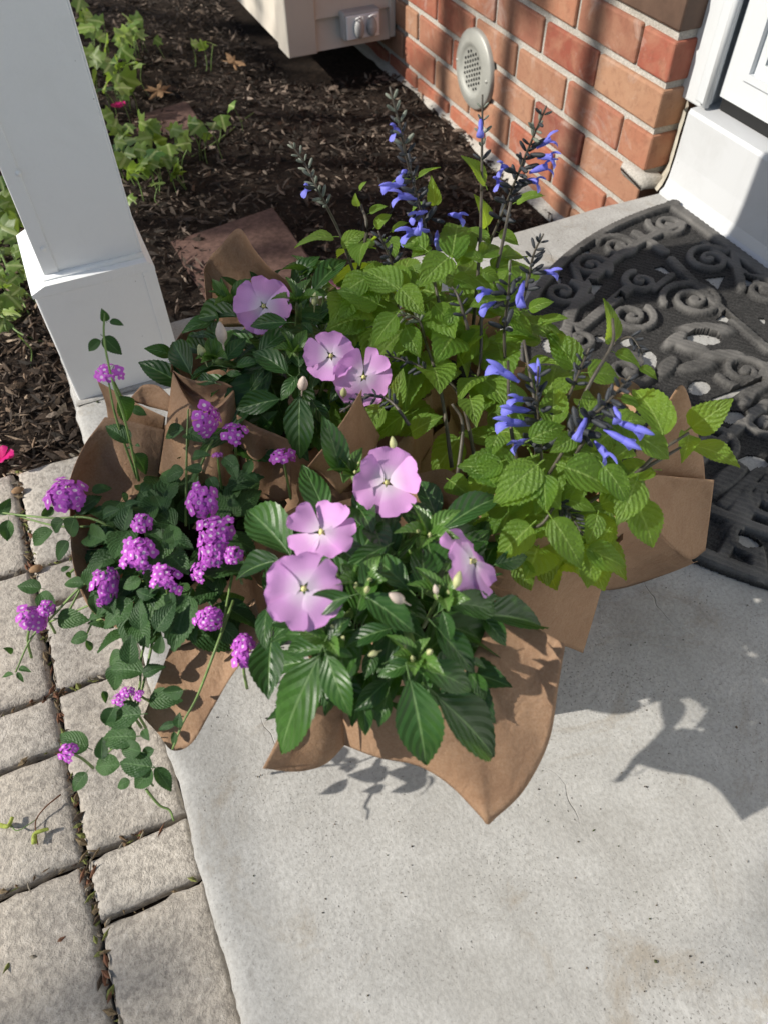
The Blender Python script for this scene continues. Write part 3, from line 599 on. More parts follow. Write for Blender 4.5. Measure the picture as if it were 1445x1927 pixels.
class Ell:
    def __init__(s, c, r): s.c = EYE + (np.array(c, float) - EYE) * LIFT; s.r = np.array(r, float) * LIFT
    def hit(s, u, v, k=1.0):
        d = ray(u, v); o = (EYE - s.c) / (s.r * k); q = d / (s.r * k); a = q @ q; b = o @ q; cc = o @ o - 1; D = b * b - a * cc
        t = (-b - math.sqrt(D)) / a if D > 0 else -b / a
        p = EYE + d * t
        if p[2] < .012: p = P(u, v, .012)
        return p
    def nrm(s, p): return nz((p - s.c) / s.r ** 2)
def basis(x, n_):
    x = nz(x); y = np.cross(n_, x)
    if np.linalg.norm(y) < 1e-4: y = np.cross(np.array([.3, .9, .1]), x)
    y = nz(y); z = np.cross(x, y); return x, y, z
def mat_from(B, x, y, z, sx, sy, sz):
    M_ = Matrix.Identity(4)
    for i in range(3): M_[i][0] = x[i] * sx; M_[i][1] = y[i] * sy; M_[i][2] = z[i] * sz; M_[i][3] = B[i]
    return M_
def put_leaf(plant, meshes, B, T, W, N, name='leaf'):
    L = np.linalg.norm(T - B); x, y, z = basis(T - B, N); loc = np.array(plant.location)
    return obj(name, random.choice(meshes), plant, mat_from(B - loc, x, y, z, L, W, L * .8))
def ratio_cap(meshes): return .47 if meshes is LI else .70 if meshes is LS else .62
def px_leaf(plant, E_, meshes, b, t, wpx, lift=0.0, kb=1.0, kt=1.0, Nw=.5):
    B = E_.hit(*b, kb); T = E_.hit(*t, kt)
    if lift: B = B + nz(EYE - B) * lift; T = T + nz(EYE - T) * lift * .7
    L = np.linalg.norm(T - B); D = np.linalg.norm((B + T) / 2 - EYE); W = wpx / FPX * D
    W = min(max(W * 1.14, .34 * L), ratio_cap(meshes) * L)
    N = Nw * E_.nrm((B + T) / 2) + .55 * UP + .45 * nz(EYE - B) + np.array([random.uniform(-.3, .3), random.uniform(-.3, .3), 0])
    return put_leaf(plant, meshes, B, T, W, N)
def fill(plant, E_, meshes, N, lmin, lmax, ratio, kmin=.45, kmax=.92, zmin=.06, droop=.35, cond=None, bb=None):
    for _ in range(N):
        while True:
            d = rng.normal(size=3); d[2] = abs(d[2]) * .9; d = nz(d); k = rng.uniform(kmin, kmax); p = E_.c + d * E_.r * k
            if p[2] > zmin and (cond is None or cond(p)): break
        out = nz(np.array([d[0], d[1], 0]) + rng.normal(0, .45, 3) * np.array([1, 1, 0])); L = rng.uniform(lmin, lmax) * LIFT
        T = p + (out * rng.uniform(.8, 1) + UP * (rng.uniform(-.5, .35) - droop * .3)) * L
        if T[2] < .02: T[2] = .02
        if bb:
            q = CM.T @ (T - EYE); uu, vv = 722.5 + FPX * q[0] / -q[2], 963.5 - FPX * q[1] / -q[2]
            if not (bb[0] < uu < bb[2] and bb[1] < vv < bb[3]): continue
        put_leaf(plant, meshes, p, T, L * ratio * rng.uniform(.85, 1.15), UP + .4 * d + rng.normal(0, .25, 3))

# impatiens flower: five broad notched petals round a small eye
def petal_mesh(mat, rx=.60, notch=.10, cup=.10, seed=0):
    V = []; U = []; F = []; n, c = 9, 4; m = 2 * c + 1
    for i in range(n + 1):
        t = i / n
        for j in range(-c, c + 1):
            s = j / c; wd = rx * (t ** .62) * (1 - .0 * t) * (1 if t < .7 else math.sqrt(max(0, 1 - ((t - .7) / .34) ** 2)) * .92 + .08)
            r = t * (1 - notch * (1 - abs(s)) ** 2 * t ** 3 * 1.2 + .014 * math.sin(seed + j * 1.9) * t ** 3)
            V.append((r * (1 - .10 * s * s * t), s * wd * .92, cup * t * t - .05 * t + .045 * math.sin(4.5 * s + seed) * t * t + .04 * math.cos(5 * t + seed) * t + .02 * math.sin(11 * s + seed * 3) * t ** 3 - .05 * (1 - abs(s)) * t * .5)); U.append((t, .5 + s * .5))
    for i in range(n):
        for j in range(m - 1): F.append((i * m + j, (i + 1) * m + j, (i + 1) * m + j + 1, i * m + j + 1))
    return mesh('petal', V, F, mat, uv=U)
PM = [petal_mesh(PETI, seed=s * 1.7, cup=-.08 + .06 * s, notch=.05 + .05 * (s % 3), rx=.68 + .035 * (s % 4)) for s in range(7)]; PMD = [petal_mesh(PETD, seed=5)]
ev, ef = lathe_geo([(.0003, .0045), (.0013, .004), (.0018, .002), (.0020, -.002), (.0012, -.006)], 10); EYEM = mesh('flower', ev, ef, YEL)
def impatiens_flower(plant, C, N, R, rot=0, petals=PM, angs=(0, 70, 140, 215, 290), tilt=0.0):
    N = nz(N); a = nz(np.cross(N, np.array([.2, .95, .1]))); b = np.cross(N, a); loc = np.array(plant.location)
    f = obj('flower', EYEM, plant, mat_from(C - loc, a, b, N, 1, 1, 1))
    for i, g in enumerate(angs):
        g = math.radians(g + rot + random.uniform(-7, 7)); pm = Matrix.Rotation(g, 4, 'Z') @ Matrix.Translation((.002, 0, .0012 * (i % 3) + .0008)) @ Matrix.Rotation(-tilt + random.uniform(-.22, .2), 4, 'Y') @ Matrix.Rotation(random.uniform(-.25, .25), 4, 'X') @ Matrix.Diagonal((R * random.uniform(.88, 1.06) * (1.06 if i == 0 else 1), R * random.uniform(.95, 1.2), R * random.uniform(.7, 1.6), 1))
        obj('petal', random.choice(petals), f, pm)
    return f
bv, bf = lathe_geo([(.0002, 1), (.12, .9), (.28, .62), (.33, .4), (.28, .18), (.12, .02), (.06, -.05), (.03, -.5)], 10); BUDM = mesh('bud', bv, bf, BUD); BUDPM = mesh('bud', bv, bf, BUDP)
def bud(plant, C, ax, s, me=BUDM):
    x, y, z = basis(np.array([ax[1], -ax[0], .1]) + 1e-3, nz(ax)); z = nz(ax); y = nz(np.cross(z, x)); x = np.cross(y, z)
    s *= .66; return obj('bud', me, plant, mat_from(C - np.array(plant.location), x, y, z, s * .8, s * .8, s))
def pot(plant, C, r=.062, h=.155):
    V, F = lathe_geo([(.0001, .003), (r * .78, .003), (r, h), (r * 1.04, h), (r * 1.04, h - .012), (r * .98, h - .014)], 28); V = [np.array(q) + C for q in V]; obj('pot', mesh('pot', local(plant, V), F, POTM), plant)
    V, F = lathe_geo([(.0001, h - .012), (r * .5, h - .010), (r * .985, h - .016)], 28); V = [np.array(q) + C + np.array([0, 0, .003 * mnoise.noise(Vector(q) * 90)]) for q in V]; obj('soil', mesh('soil', local(plant, V), F, SOIL), plant)
def tf(ox, oy, s): return lambda x, y: (ox + x / s, oy + y / s)
def rows(fn, E_, plant, meshes, data, s, **k):
    for d in data: px_leaf(plant, E_, meshes, fn(d[0], d[1]), fn(d[2], d[3]), d[4] / s, *(d[5:6] or (0,)), **k)

# ------------------------------------------------------------------ front impatiens
def new_plant(name, label, cat, c, group=None): return thing(name, label, cat, (c[0], c[1], 0), group)
LIFT = .74
C1 = np.array([.158, .365, 0]); E1 = Ell((.150, .355, .055), (.150, .165, .145))
imp1 = new_plant('impatiens_plant', 'glossy dark green impatiens with lilac flowers beside the front paper point', 'plant', C1, 'potted impatiens')
pot(imp1, C1); f5 = tf(420, 780, 2.258)
L1 = [(410, 1020, 250, 1440, 185, .012), (440, 1020, 545, 1285, 150, .02), (790, 1120, 862, 1490, 190, .012), (900, 1190, 1147, 1456, 200, .004), (830, 1080, 1055, 1175, 110, .02), (600, 770, 815, 930, 130, .02), (590, 755, 665, 590, 80, .02), (545, 770, 355, 835, 85, .03), (710, 910, 520, 990, 105, .008), (450, 1000, 270, 1010, 65, .012), (450, 965, 545, 860, 60, .015), (465, 1005, 552, 1028, 55, .02), (700, 1050, 850, 980, 95, .01), (790, 1060, 655, 1115, 65, .008), (900, 900, 1065, 1100, 145, .012), (930, 835, 965, 968, 90, .02), (950, 800, 1160, 840, 110, .012), (1090, 850, 1345, 900, 110, .0), (845, 745, 838, 565, 120, .012), (890, 690, 850, 500, 150, 0), (785, 740, 605, 590, 135, .006), (695, 560, 500, 680, 70, .01), (290, 600, 105, 405, 180, .0), (440, 430, 335, 212, 160, .004), (245, 620, 58, 705, 105, .006), (190, 820, 188, 1008, 125, .004), (1090, 850, 1200, 985, 125, -.01), (930, 490, 1180, 350, 115, -.004), (905, 445, 830, 280, 125, 0), (600, 1225, 605, 1365, 115, -.012), (700, 1130, 560, 1260, 145, -.012), (1040, 1090, 1112, 1215, 110, -.012), (1040, 1045, 1115, 1082, 50, .0), (770, 400, 900, 480, 90, .0), (500, 250, 420, 5, 105, .01), (430, 950, 265, 935, 65, .008), (640, 470, 690, 610, 110, -.02), (1150, 640, 1290, 605, 80, -.005), (560, 400, 640, 520, 100, -.02), (980, 600, 900, 760, 100, -.015), (700, 1180, 660, 1330, 140, -.02), (640, 1000, 600, 1130, 110, -.02), (330, 440, 250, 540, 90, -.015), (1000, 700, 1120, 820, 110, -.02), (480, 560, 640, 700, 110, -.02)]
rows(f5, E1, imp1, LI, L1, 2.258)
fill(imp1, E1, LI, 170, .055, .095, .42, .4, .88, .07, bb=(490, 850, 970, 1370))
for x, y in [(600, 760), (450, 1000), (820, 1080), (930, 822), (870, 560), (560, 300)]:
    q = E1.hit(*f5(x, y)) + UP * .012
    for k_ in range(5): a = k_ * 1.26 + random.random(); put_leaf(imp1, LY, q, q + np.array([math.cos(a), math.sin(a), .5]) * random.uniform(.014, .026), .010, UP + rng.normal(0, .2, 3))
    for k_ in range(2): bud(imp1, q + np.array([random.uniform(-.008, .008), random.uniform(-.008, .008), .004]), nz([random.uniform(-.5, .5), random.uniform(-.5, .2), 1]), .009)
    tube('stem', [C1 + np.array([(q[0] - C1[0]) * .25, (q[1] - C1[1]) * .25, .14]), (q + C1 + UP * .15) / 2 + UP * .01, q], .0045, .003, STEMG, imp1)
def pfl(plant, E_, u, v, rpx, N, lift, rot, petals=PM, angs=(0, 70, 140, 215, 290), tilt=0.0):
    C = E_.hit(u, v); C = C + nz(EYE - C) * lift; D = np.linalg.norm(C - EYE); R = rpx / FPX * D
    f = impatiens_flower(plant, C, N, R, rot, petals, angs, tilt)
    B = C - nz(N) * .012; e = E_.c + (C - E_.c) * np.array([.5, .5, .3]); tube('flower_stalk', [C - nz(N) * .003, B, e], .0012, .0016, STEMG, plant, 5); return f
VW = lambda u, v: nz(EYE - P(u, v, .15))
pfl(imp1, E1, *f5(695, 290), 62, VW(728, 905) + np.array([0, 0, .15]), .035, 35)
pfl(imp1, E1, *f5(420, 505), 66, UP + .25 * VW(600, 1000) + np.array([0, .12, 0]), .032, 20, tilt=.03)
pfl(imp1, E1, *f5(345, 740), 72, VW(575, 1110) + np.array([-.1, -.1, .0]), .04, 50)
pfl(imp1, E1, *f5(1050, 625), 70, np.array([.62, -.42, .50]), .035, 15, tilt=-.22)
for x, y, s, a, m_ in [(985, 735, .017, (.5, .5, .6), BUDM), (765, 795, .02, (-.5, .2, .6), BUDPM), (725, 150, .016, (.1, .5, .8), BUDM), (610, 755, .011, (.1, -.1, 1), BUDM), (655, 1010, .011, (-.8, -.2, .4), BUDM), (870, 1015, .011, (.1, -.3, 1), BUDM), (905, 762, .011, (0, .4, .9), BUDPM)]:
    q = E1.hit(*f5(x, y)); bud(imp1, q + nz(EYE - q) * .03, nz(a), s, m_)

# ------------------------------------------------------------------ back impatiens
LIFT = .77; C2 = np.array([.170, .645, 0]); E2 = Ell((.205, .745, .06), (.165, .150, .15)); f6 = tf(240, 420, 2.779)
imp2 = new_plant('impatiens_plant', 'dark shaded impatiens with lilac flowers beside the porch post', 'plant', C2, 'potted impatiens'); pot(imp2, C2)
L2 = [(540, 430, 490, 285, 125, .01), (595, 490, 370, 500, 80, .01), (550, 450, 435, 415, 55, .01), (470, 520, 285, 575, 75, .005), (245, 690, 88, 655, 75, 0), (300, 850, 58, 728, 145, .0), (335, 790, 240, 620, 145, .015), (430, 590, 325, 590, 45, .01), (480, 640, 475, 510, 65, .01), (510, 720, 625, 600, 125, .008), (570, 750, 695, 725, 85, .012), (520, 790, 600, 790, 55, .02), (845, 790, 655, 675, 115, .015), (690, 690, 870, 555, 125, .006), (900, 760, 890, 590, 85, .01), (890, 800, 805, 930, 95, .015), (800, 920, 570, 975, 125, .005), (900, 900, 905, 1235, 165, .012), (960, 920, 1060, 1060, 145, .0), (970, 580, 910, 520, 80, .008), (860, 330, 1010, 175, 115, .01), (970, 360, 1150, 190, 95, .012), (840, 520, 645, 540, 75, .03), (1010, 470, 1180, 440, 90, .005), (1050, 370, 960, 385, 65, .012), (1120, 600, 1310, 400, 145, .005), (920, 490, 1030, 520, 65, .012), (905, 450, 905, 385, 70, .01), (740, 320, 810, 240, 100, 0), (690, 320, 640, 250, 45, .0), (600, 350, 490, 280, 75, -.005), (690, 1080, 790, 980, 125, -.02), (1130, 830, 1060, 940, 110, -.01), (650, 860, 720, 760, 110, -.015), (470, 840, 360, 830, 60, .01), (760, 1060, 700, 1000, 110, -.02), (440, 700, 300, 640, 90, -.01), (1180, 860, 1240, 980, 110, -.01), (1010, 730, 960, 870, 100, -.01)]
rows(f6, E2, imp2, LI, L2, 2.779)
fill(imp2, E2, LI, 140, .06, .095, .42, .4, .86, .08, bb=(300, 540, 740, 870))
for x, y in [(470, 770), (890, 740), (905, 480), (960, 330), (560, 480)]:
    q = E2.hit(*f6(x, y)) + UP * .012
    for k_ in range(5): a = k_ * 1.26 + random.random(); put_leaf(imp2, LY, q, q + np.array([math.cos(a), math.sin(a), .6]) * random.uniform(.016, .03), .011, UP + rng.normal(0, .2, 3))
    tube('stem', [C2 + np.array([(q[0] - C2[0]) * .25, (q[1] - C2[1]) * .25, .14]), (q + C2 + UP * .15) / 2 + UP * .01, q], .0045, .003, STEMG, imp2)
pfl(imp2, E2, *f6(715, 435), 52, VW(497, 575) + np.array([-.1, 0, .25]), .028, 30)
pfl(imp2, E2, *f6(1065, 695), 47, VW(623, 670) + np.array([0, 0, .35]), .03, 55)
pfl(imp2, E2, *f6(1235, 805), 52, VW(685, 710) + np.array([.05, 0, .1]), .035, 10)
pfl(imp2, E2, *f6(1345, 860), 26, np.array([.6, -.2, .3]), .02, 10, PMD, (0, 70, 140, 290)); pfl(imp2, E2, *f6(1075, 335), 24, np.array([.8, .2, .3]), .008, 30, PMD, (0, 70, 290))
for x, y, s, a, m_ in [(500, 625, .03, (.1, .3, 1), BUDPM), (405, 712, .024, (-.1, .2, 1), BUDM), (915, 870, .026, (.1, -.2, 1), BUDPM), (980, 430, .02, (.2, .1, 1), BUDM), (1130, 905, .018, (0, -.2, 1), BUDM)]:
    q = E2.hit(*f6(x, y)); bud(imp2, q + nz(EYE - q) * .03, nz(a), s, m_)

# ------------------------------------------------------------------ lantana
LIFT = .80; C3 = np.array([.006, .515, 0]); E3 = Ell((-.008, .535, .03), (.125, .165, .115)); 
lan = new_plant('lantana_plant', 'trailing lantana with purple flower clusters spilling over the paver edge', 'plant', C3); pot(lan, C3, .062, .15)
fA = tf(0, 900, 2.409); fB = tf(0, 560, 2.89)
LA = [(710, 690, 800, 560, 95, .01), (640, 685, 640, 545, 98, .012), (720, 795, 735, 710, 100, 0), (590, 840, 600, 705, 100, .006), (350, 160, 465, 80, 85, .012), (420, 60, 510, 45, 55, .01), (470, 170, 545, 140, 50, .01), (570, 130, 640, 110, 52, .01), (400, 490, 470, 380, 95, .004), (480, 520, 520, 620, 70, .0), (430, 530, 440, 620, 70, .0), (640, 460, 560, 500, 90, 0), (690, 540, 620, 510, 80, .0), (770, 520, 790, 600, 70, .0), (480, 280, 400, 260, 60, .01), (520, 250, 470, 300, 60, .01), (760, 320, 819, 230, 80, .01), (800, 300, 770, 210, 70, .01), (650, 60, 690, 20, 60, .01), (730, 130, 700, 80, 55, .01), (690, 240, 740, 280, 60, 0), (540, 330, 560, 410, 60, -.005), (760, 640, 700, 600, 60, .0)]
rows(fA, E3, lan, LL, LA, 2.409)
LB_ = [(1020, 600, 930, 640, 52, 0), (1040, 600, 1130, 560, 48, 0), (1000, 720, 905, 760, 72, 0), (1020, 730, 1120, 790, 82, 0), (1000, 940, 900, 1000, 82, 0), (1100, 940, 1010, 930, 72, 0), (1140, 980, 1190, 1070, 92, 0), (1220, 870, 1310, 950, 100, 0), (1330, 960, 1415, 1010, 82, 0), (1340, 960, 1370, 880, 50, 0), (1050, 870, 1150, 860, 62, 0), (1240, 1110, 1310, 1130, 62, 0), (1190, 760, 1140, 770, 50, 0), (1250, 900, 1290, 990, 80, 0), (960, 1000, 880, 960, 70, 0)]
E3b = Ell((.07, .60, .06), (.10, .13, .12)); rows(fB, E3b, lan, LL, LB_, 2.89)
fill(lan, E3, LL, 330, .030, .054, .60, .62, 1.02, .10, bb=(150, 890, 500, 1230))
def stem_z(plant, pts, r0=.0013, r1=.0008, mat=STEMG, name='stem'): return tube(name, [P(*q) for q in pts], r0, r1, mat, plant, 5)
def zleaf(plant, meshes, fn, s, d):              # leaf given by base/tip pixels and heights
    b = P(*fn(d[0], d[1]), d[5]); t = P(*fn(d[2], d[3]), d[6]); D = np.linalg.norm(b - EYE); L = np.linalg.norm(t - b); W = min(max(1.12 * d[4] / s / FPX * D, .35 * L), .62 * L)
    put_leaf(plant, meshes, b, t, W, .6 * UP + .7 * nz(EYE - b) + rng.normal(0, .2, 3))
for pts in [[(240, 1010, .10), (170, 975, .11), (100, 975, .095), (0, 964, .08), (-40, 950, .07)], [(190, 990, .09), (110, 990, .08), (30, 970, .07)], [(260, 1050, .09), (165, 1095, .08), (100, 1160, .05), (60, 1200, .03), (30, 1265, .015)], [(280, 1090, .09), (190, 1130, .07), (95, 1170, .04)],
            [(262, 905, .12), (238, 800, .19), (212, 715, .235), (197, 640, .27), (197, 590, .295)], [(258, 900, .12), (220, 790, .19), (204, 712, .23)], [(350, 990, .10), (352, 850, .16), (355, 770, .19)], [(360, 920, .13), (400, 830, .17), (430, 800, .18)], [(300, 1130, .08), (268, 1230, .07), (262, 1300, .05), (225, 1390, .01), (195, 1425, -.01)],
            [(300, 1150, .09), (270, 1290, .05), (240, 1410, .0), (290, 1480, -.02)], [(440, 1130, .12), (405, 1225, .11), (372, 1310, .075), (345, 1360, .055), (325, 1410, .04)], [(275, 1485, -.02), (300, 1515, -.035), (320, 1525, -.04), (328, 1545, -.045)], [(440, 1070, .12), (425, 1150, .11), (415, 1200, .105)], [(130, 1080, .05), (175, 1040, .07)], [(185, 1045, .06), (130, 1150, .03), (115, 1175, .03)], [(310, 1170, .08), (190, 1165, .05), (160, 1200, .03)]]: stem_z(lan, pts)
for d in [(40, 190, 35, 285, 72, .08, .06), (5, 165, 50, 90, 62, .08, .09), (240, 240, 155, 305, 62, .09, .07), (310, 285, 265, 372, 56, .09, .06), (340, 180, 325, 262, 84, .12, .09), (290, 190, 250, 245, 62, .11, .09), (380, 475, 295, 480, 48, .08, .07), (188, 500, 80, 490, 62, .05, .05), (185, 520, 258, 612, 92, .06, .05), (265, 635, 410, 645, 98, .05, .05), (400, 712, 323, 742, 52, .04, .03), (392, 735, 420, 776, 26, .04, .02), (540, 850, 520, 962, 84, .06, .03), (650, 880, 500, 870, 100, .07, .06), (650, 890, 755, 855, 110, .07, .07), (680, 1000, 832, 1010, 92, .05, .05), (832, 960, 740, 970, 82, .08, .07), (640, 1070, 478, 1100, 124, .05, .03), (620, 1170, 470, 1180, 92, .03, .01), (400, 1222, 275, 1160, 135, .0, .0), (462, 1272, 466, 1172, 68, .01, .02), (392, 1335, 335, 1418, 58, .0, -.015), (690, 1310, 545, 1290, 92, .02, .01), (640, 1240, 550, 1210, 92, .03, .02), (690, 1320, 615, 1405, 84, .02, .0), (705, 1315, 777, 1420, 55, .02, .0), (590, 1370, 535, 1402, 46, .0, -.01), (545, 1300, 435, 1310, 92, .01, -.005), (468, 965, 480, 1020, 28, .05, .04), (240, 130, 190, 175, 50, .09, .08), (60, 790, 15, 770, 25, .02, .03), (90, 860, 145, 880, 22, .02, .02), (80, 880, 110, 925, 18, .02, .01), (60, 890, 10, 905, 16, .02, .01), (430, 130, 355, 165, 60, .1, .1), (650, 1140, 680, 1190, 50, .04, .04), (520, 1040, 480, 1120, 90, .05, .03), (560, 790, 500, 850, 80, .07, .05), (700, 1230, 650, 1250, 50, .03, .02), (800, 1110, 720, 1140, 30, .06, .05), (790, 1150, 790, 1220, 24, .05, .04), (810, 1130, 818, 1060, 40, .07, .08), (280, 420, 320, 400, 50, .07, .07), (300, 430, 325, 450, 40, .07, .06), (170, 640, 230, 650, 30, .04, .04)]: zleaf(lan, LL, fA, 2.409, d)
for d in [(565, 215, 665, 310, 84, .26, .24), (550, 235, 485, 292, 46, .26, .25), (600, 130, 676, 152, 36, .28, .275), (580, 128, 553, 58, 42, .285, .30), (650, 540, 692, 672, 104, .21, .17), (705, 790, 575, 700, 152, .17, .18), (735, 850, 795, 962, 104, .15, .12), (720, 600, 800, 640, 60, .18, .17), (715, 820, 690, 815, 22, .16, .16), (740, 800, 765, 810, 24, .16, .16)]: zleaf(lan, LL, fB, 2.89, d)
def floret_dome(N, r, flat=.5, seed=0, cover=.78):
    rg = np.random.default_rng(seed); V = []; U = []; F = []; K = 20
    for i in range(N):
        z = 1 - (i + .35) / N * cover; a = i * 2.39996 + rg.normal(0, .12); q = math.sqrt(max(0, 1 - z * z)) * rg.uniform(.92, 1.06)
        d = nz([q * math.cos(a) * .75, q * math.sin(a) * .75, z * .8 + .25] + rg.normal(0, .12, 3)); c = np.array([q * math.cos(a) * .85, q * math.sin(a) * .85, z * flat + rg.normal(0, .03)])
        if rg.random() < .10: continue
        c = c * rg.uniform(.9, 1.1) + rg.normal(0, .05, 3)
        ax = nz(np.cross(d, [.3, .5, .8])); ay = np.cross(d, ax); o = len(V); rr = r * rg.uniform(.82, 1.12); a0 = rg.uniform(0, 6); npet = rg.choice([4, 5])
        V.append(c - d * rr * .12); U.append((0, .5))
        for ring, (f, hgt) in enumerate(((.28, 0), (.72, .02), (1, -.04))):
            for k in range(K):
                g = a0 + 2 * math.pi * k / K; lob = (.58 + .42 * abs(math.cos(npet / 2 * 2 * math.pi * k / K)) ** .6) if ring == 2 else (.86 + .14 * abs(math.cos(npet / 2 * 2 * math.pi * k / K)) if ring else 1)
                V.append(c + rr * f * lob * (math.cos(g) * ax + math.sin(g) * ay) + d * rr * (hgt + rg.normal(0, .04) * (ring > 0))); U.append((f, k / K))
        for k in range(K):
            k2 = (k + 1) % K; F.append((o, o + 1 + k, o + 1 + k2))
            for ring in (0, 1): e = o + 1 + ring * K; F.append((e + k, e + K + k, e + K + k2, e + k2))
        o2 = len(V)
        for k in range(3): V += [c - d * rr * .1 + .09 * rr * np.array([math.cos(k * 2.1), math.sin(k * 2.1), 0]), np.array([0, 0, -.3]) + .06 * np.array([math.cos(k * 2.1), math.sin(k * 2.1), 0])]; U += [(.9, .5), (.9, .5)]
        for k in range(3): F.append((o2 + 2 * k, o2 + 2 * ((k + 1) % 3), o2 + 2 * ((k + 1) % 3) + 1, o2 + 2 * k + 1))
    return mesh('flower_head', V, F, PETL, uv=U)
HB = [floret_dome(23, .33, .42 + .05 * (s % 3), s, .8 + .05 * (s % 3)) for s in range(7)]; HS = [floret_dome(9, .46, .4, 9), floret_dome(11, .42, .5, 10)]
def lhead(u, v, rpx, z, N=None, me=None):
    C = P(u, v, z); D = np.linalg.norm(C - EYE); R = rpx * 1.05 / FPX * D; N = nz(nz(EYE - C) * .6 + .6 * UP + rng.normal(0, .32, 3) if N is None else np.array(N, float))
    x, y, zz = basis(np.cross(N, [.3, .8, .1]), N); sq = random.uniform(.82, 1.12); obj('flower_head', random.choice(me or (HB if rpx > 24 else HS)), lan, mat_from(C - np.array(lan.location), x, y, zz, R * sq, R / sq, R))
    tube('flower_stalk', [C - zz * .1 * R, C - zz * .02 - UP * .01, C - zz * .03 - UP * .03], .001, .0014, STEMG, lan, 5)
for u, v, r, z in [(125, 935, 38, .115), (207, 703, 24, .235), (388, 790, 33, .19), (443, 815, 23, .18), (533, 860, 23, .16), (382, 945, 33, .165), (268, 985, 21, .15), (262, 1048, 35, .15), (313, 1090, 30, .145), (197, 1107, 31, .115), (408, 1000, 33, .16), (402, 1035, 32, .15), (440, 1045, 20, .15), (376, 1075, 19, .14), (62, 1165, 27, .06), (88, 1145, 16, .065), (393, 1165, 26, .13), (458, 1225, 32, .12), (228, 1315, 13, .06), (240, 1303, 14, .06), (262, 1308, 10, .06), (130, 1415, 16, .015), (410, 857, 9, .16), (268, 1035, 24, .16)]: lhead(u, v, r, z)

# ------------------------------------------------------------------ salvias
def salvia_flower_mesh():
    V = []; U = []; F = []; n = 12; K = 10
    for i in range(n + 1):
        t = i / n; r = .055 + .075 * sstep(0, .55, t); x = t * .62; z0 = .05 * math.sin(t * 2.2)
        for k in range(K):
            g = 2 * math.pi * k / K; V.append((x, r * .75 * math.cos(g), z0 + r * math.sin(g))); U.append((.3 + .4 * t, k / K))
    for i in range(n):
        for k in range(K): F.append((i * K + k, i * K + (k + 1) % K, (i + 1) * K + (k + 1) % K, (i + 1) * K + k))
    def lip(path, wid, sgn, cup):
        o = len(V); m = 7
        for i, (x, z) in enumerate(path):
            for j in range(m):
                s = j / (m - 1) * 2 - 1; V.append((x - .03 * s * s, s * wid[i], z + sgn * cup * (1 - s * s) * wid[i])); U.append((.5 + .5 * i / len(path), j / (m - 1)))
        for i in range(len(path) - 1):
            for j in range(m - 1): F.append((o + i * m + j, o + i * m + j + 1, o + (i + 1) * m + j + 1, o + (i + 1) * m + j))
    lip([(.55, .13), (.68, .19), (.82, .21), (.95, .19), (1.0, .17)], [.10, .10, .085, .05, .01], 1, .9)
    lip([(.55, -.02), (.66, -.09), (.74, -.19), (.78, -.31), (.75, -.40)], [.09, .12, .17, .17, .06], 1, .35)
    return mesh('flower', V, F, PETB, uv=U)
SFM = salvia_flower_mesh()
cvv, cff = lathe_geo([(.02, -.22), (.03, -.05), (.16, .02), (.24, .3), (.25, .6), (.20, .86), (.05, 1.0)], 8); CAL = mesh('calyx', cvv, cff, CALYX); CALG = mesh('calyx', cvv, cff, CALYXG)
def orient(parent_loc, C, ax, upv, s, sy=None):
    x, y, z = basis(ax, upv); return mat_from(np.array(C) - parent_loc, x, y, z, s, sy or s, sy or s)
def calyx(par, C, ax, s, me=None):
    z = nz(ax); x = nz(np.cross(z, [.31, .77, .2])); y = np.cross(z, x); obj('calyx', me or CAL, par, mat_from(np.array(C) - np.array(par_loc(par)), x, y, z, s * .62, s * .62, s))
def par_loc(o): return np.array(o.location) + (par_loc(o.parent) if o.parent else 0)
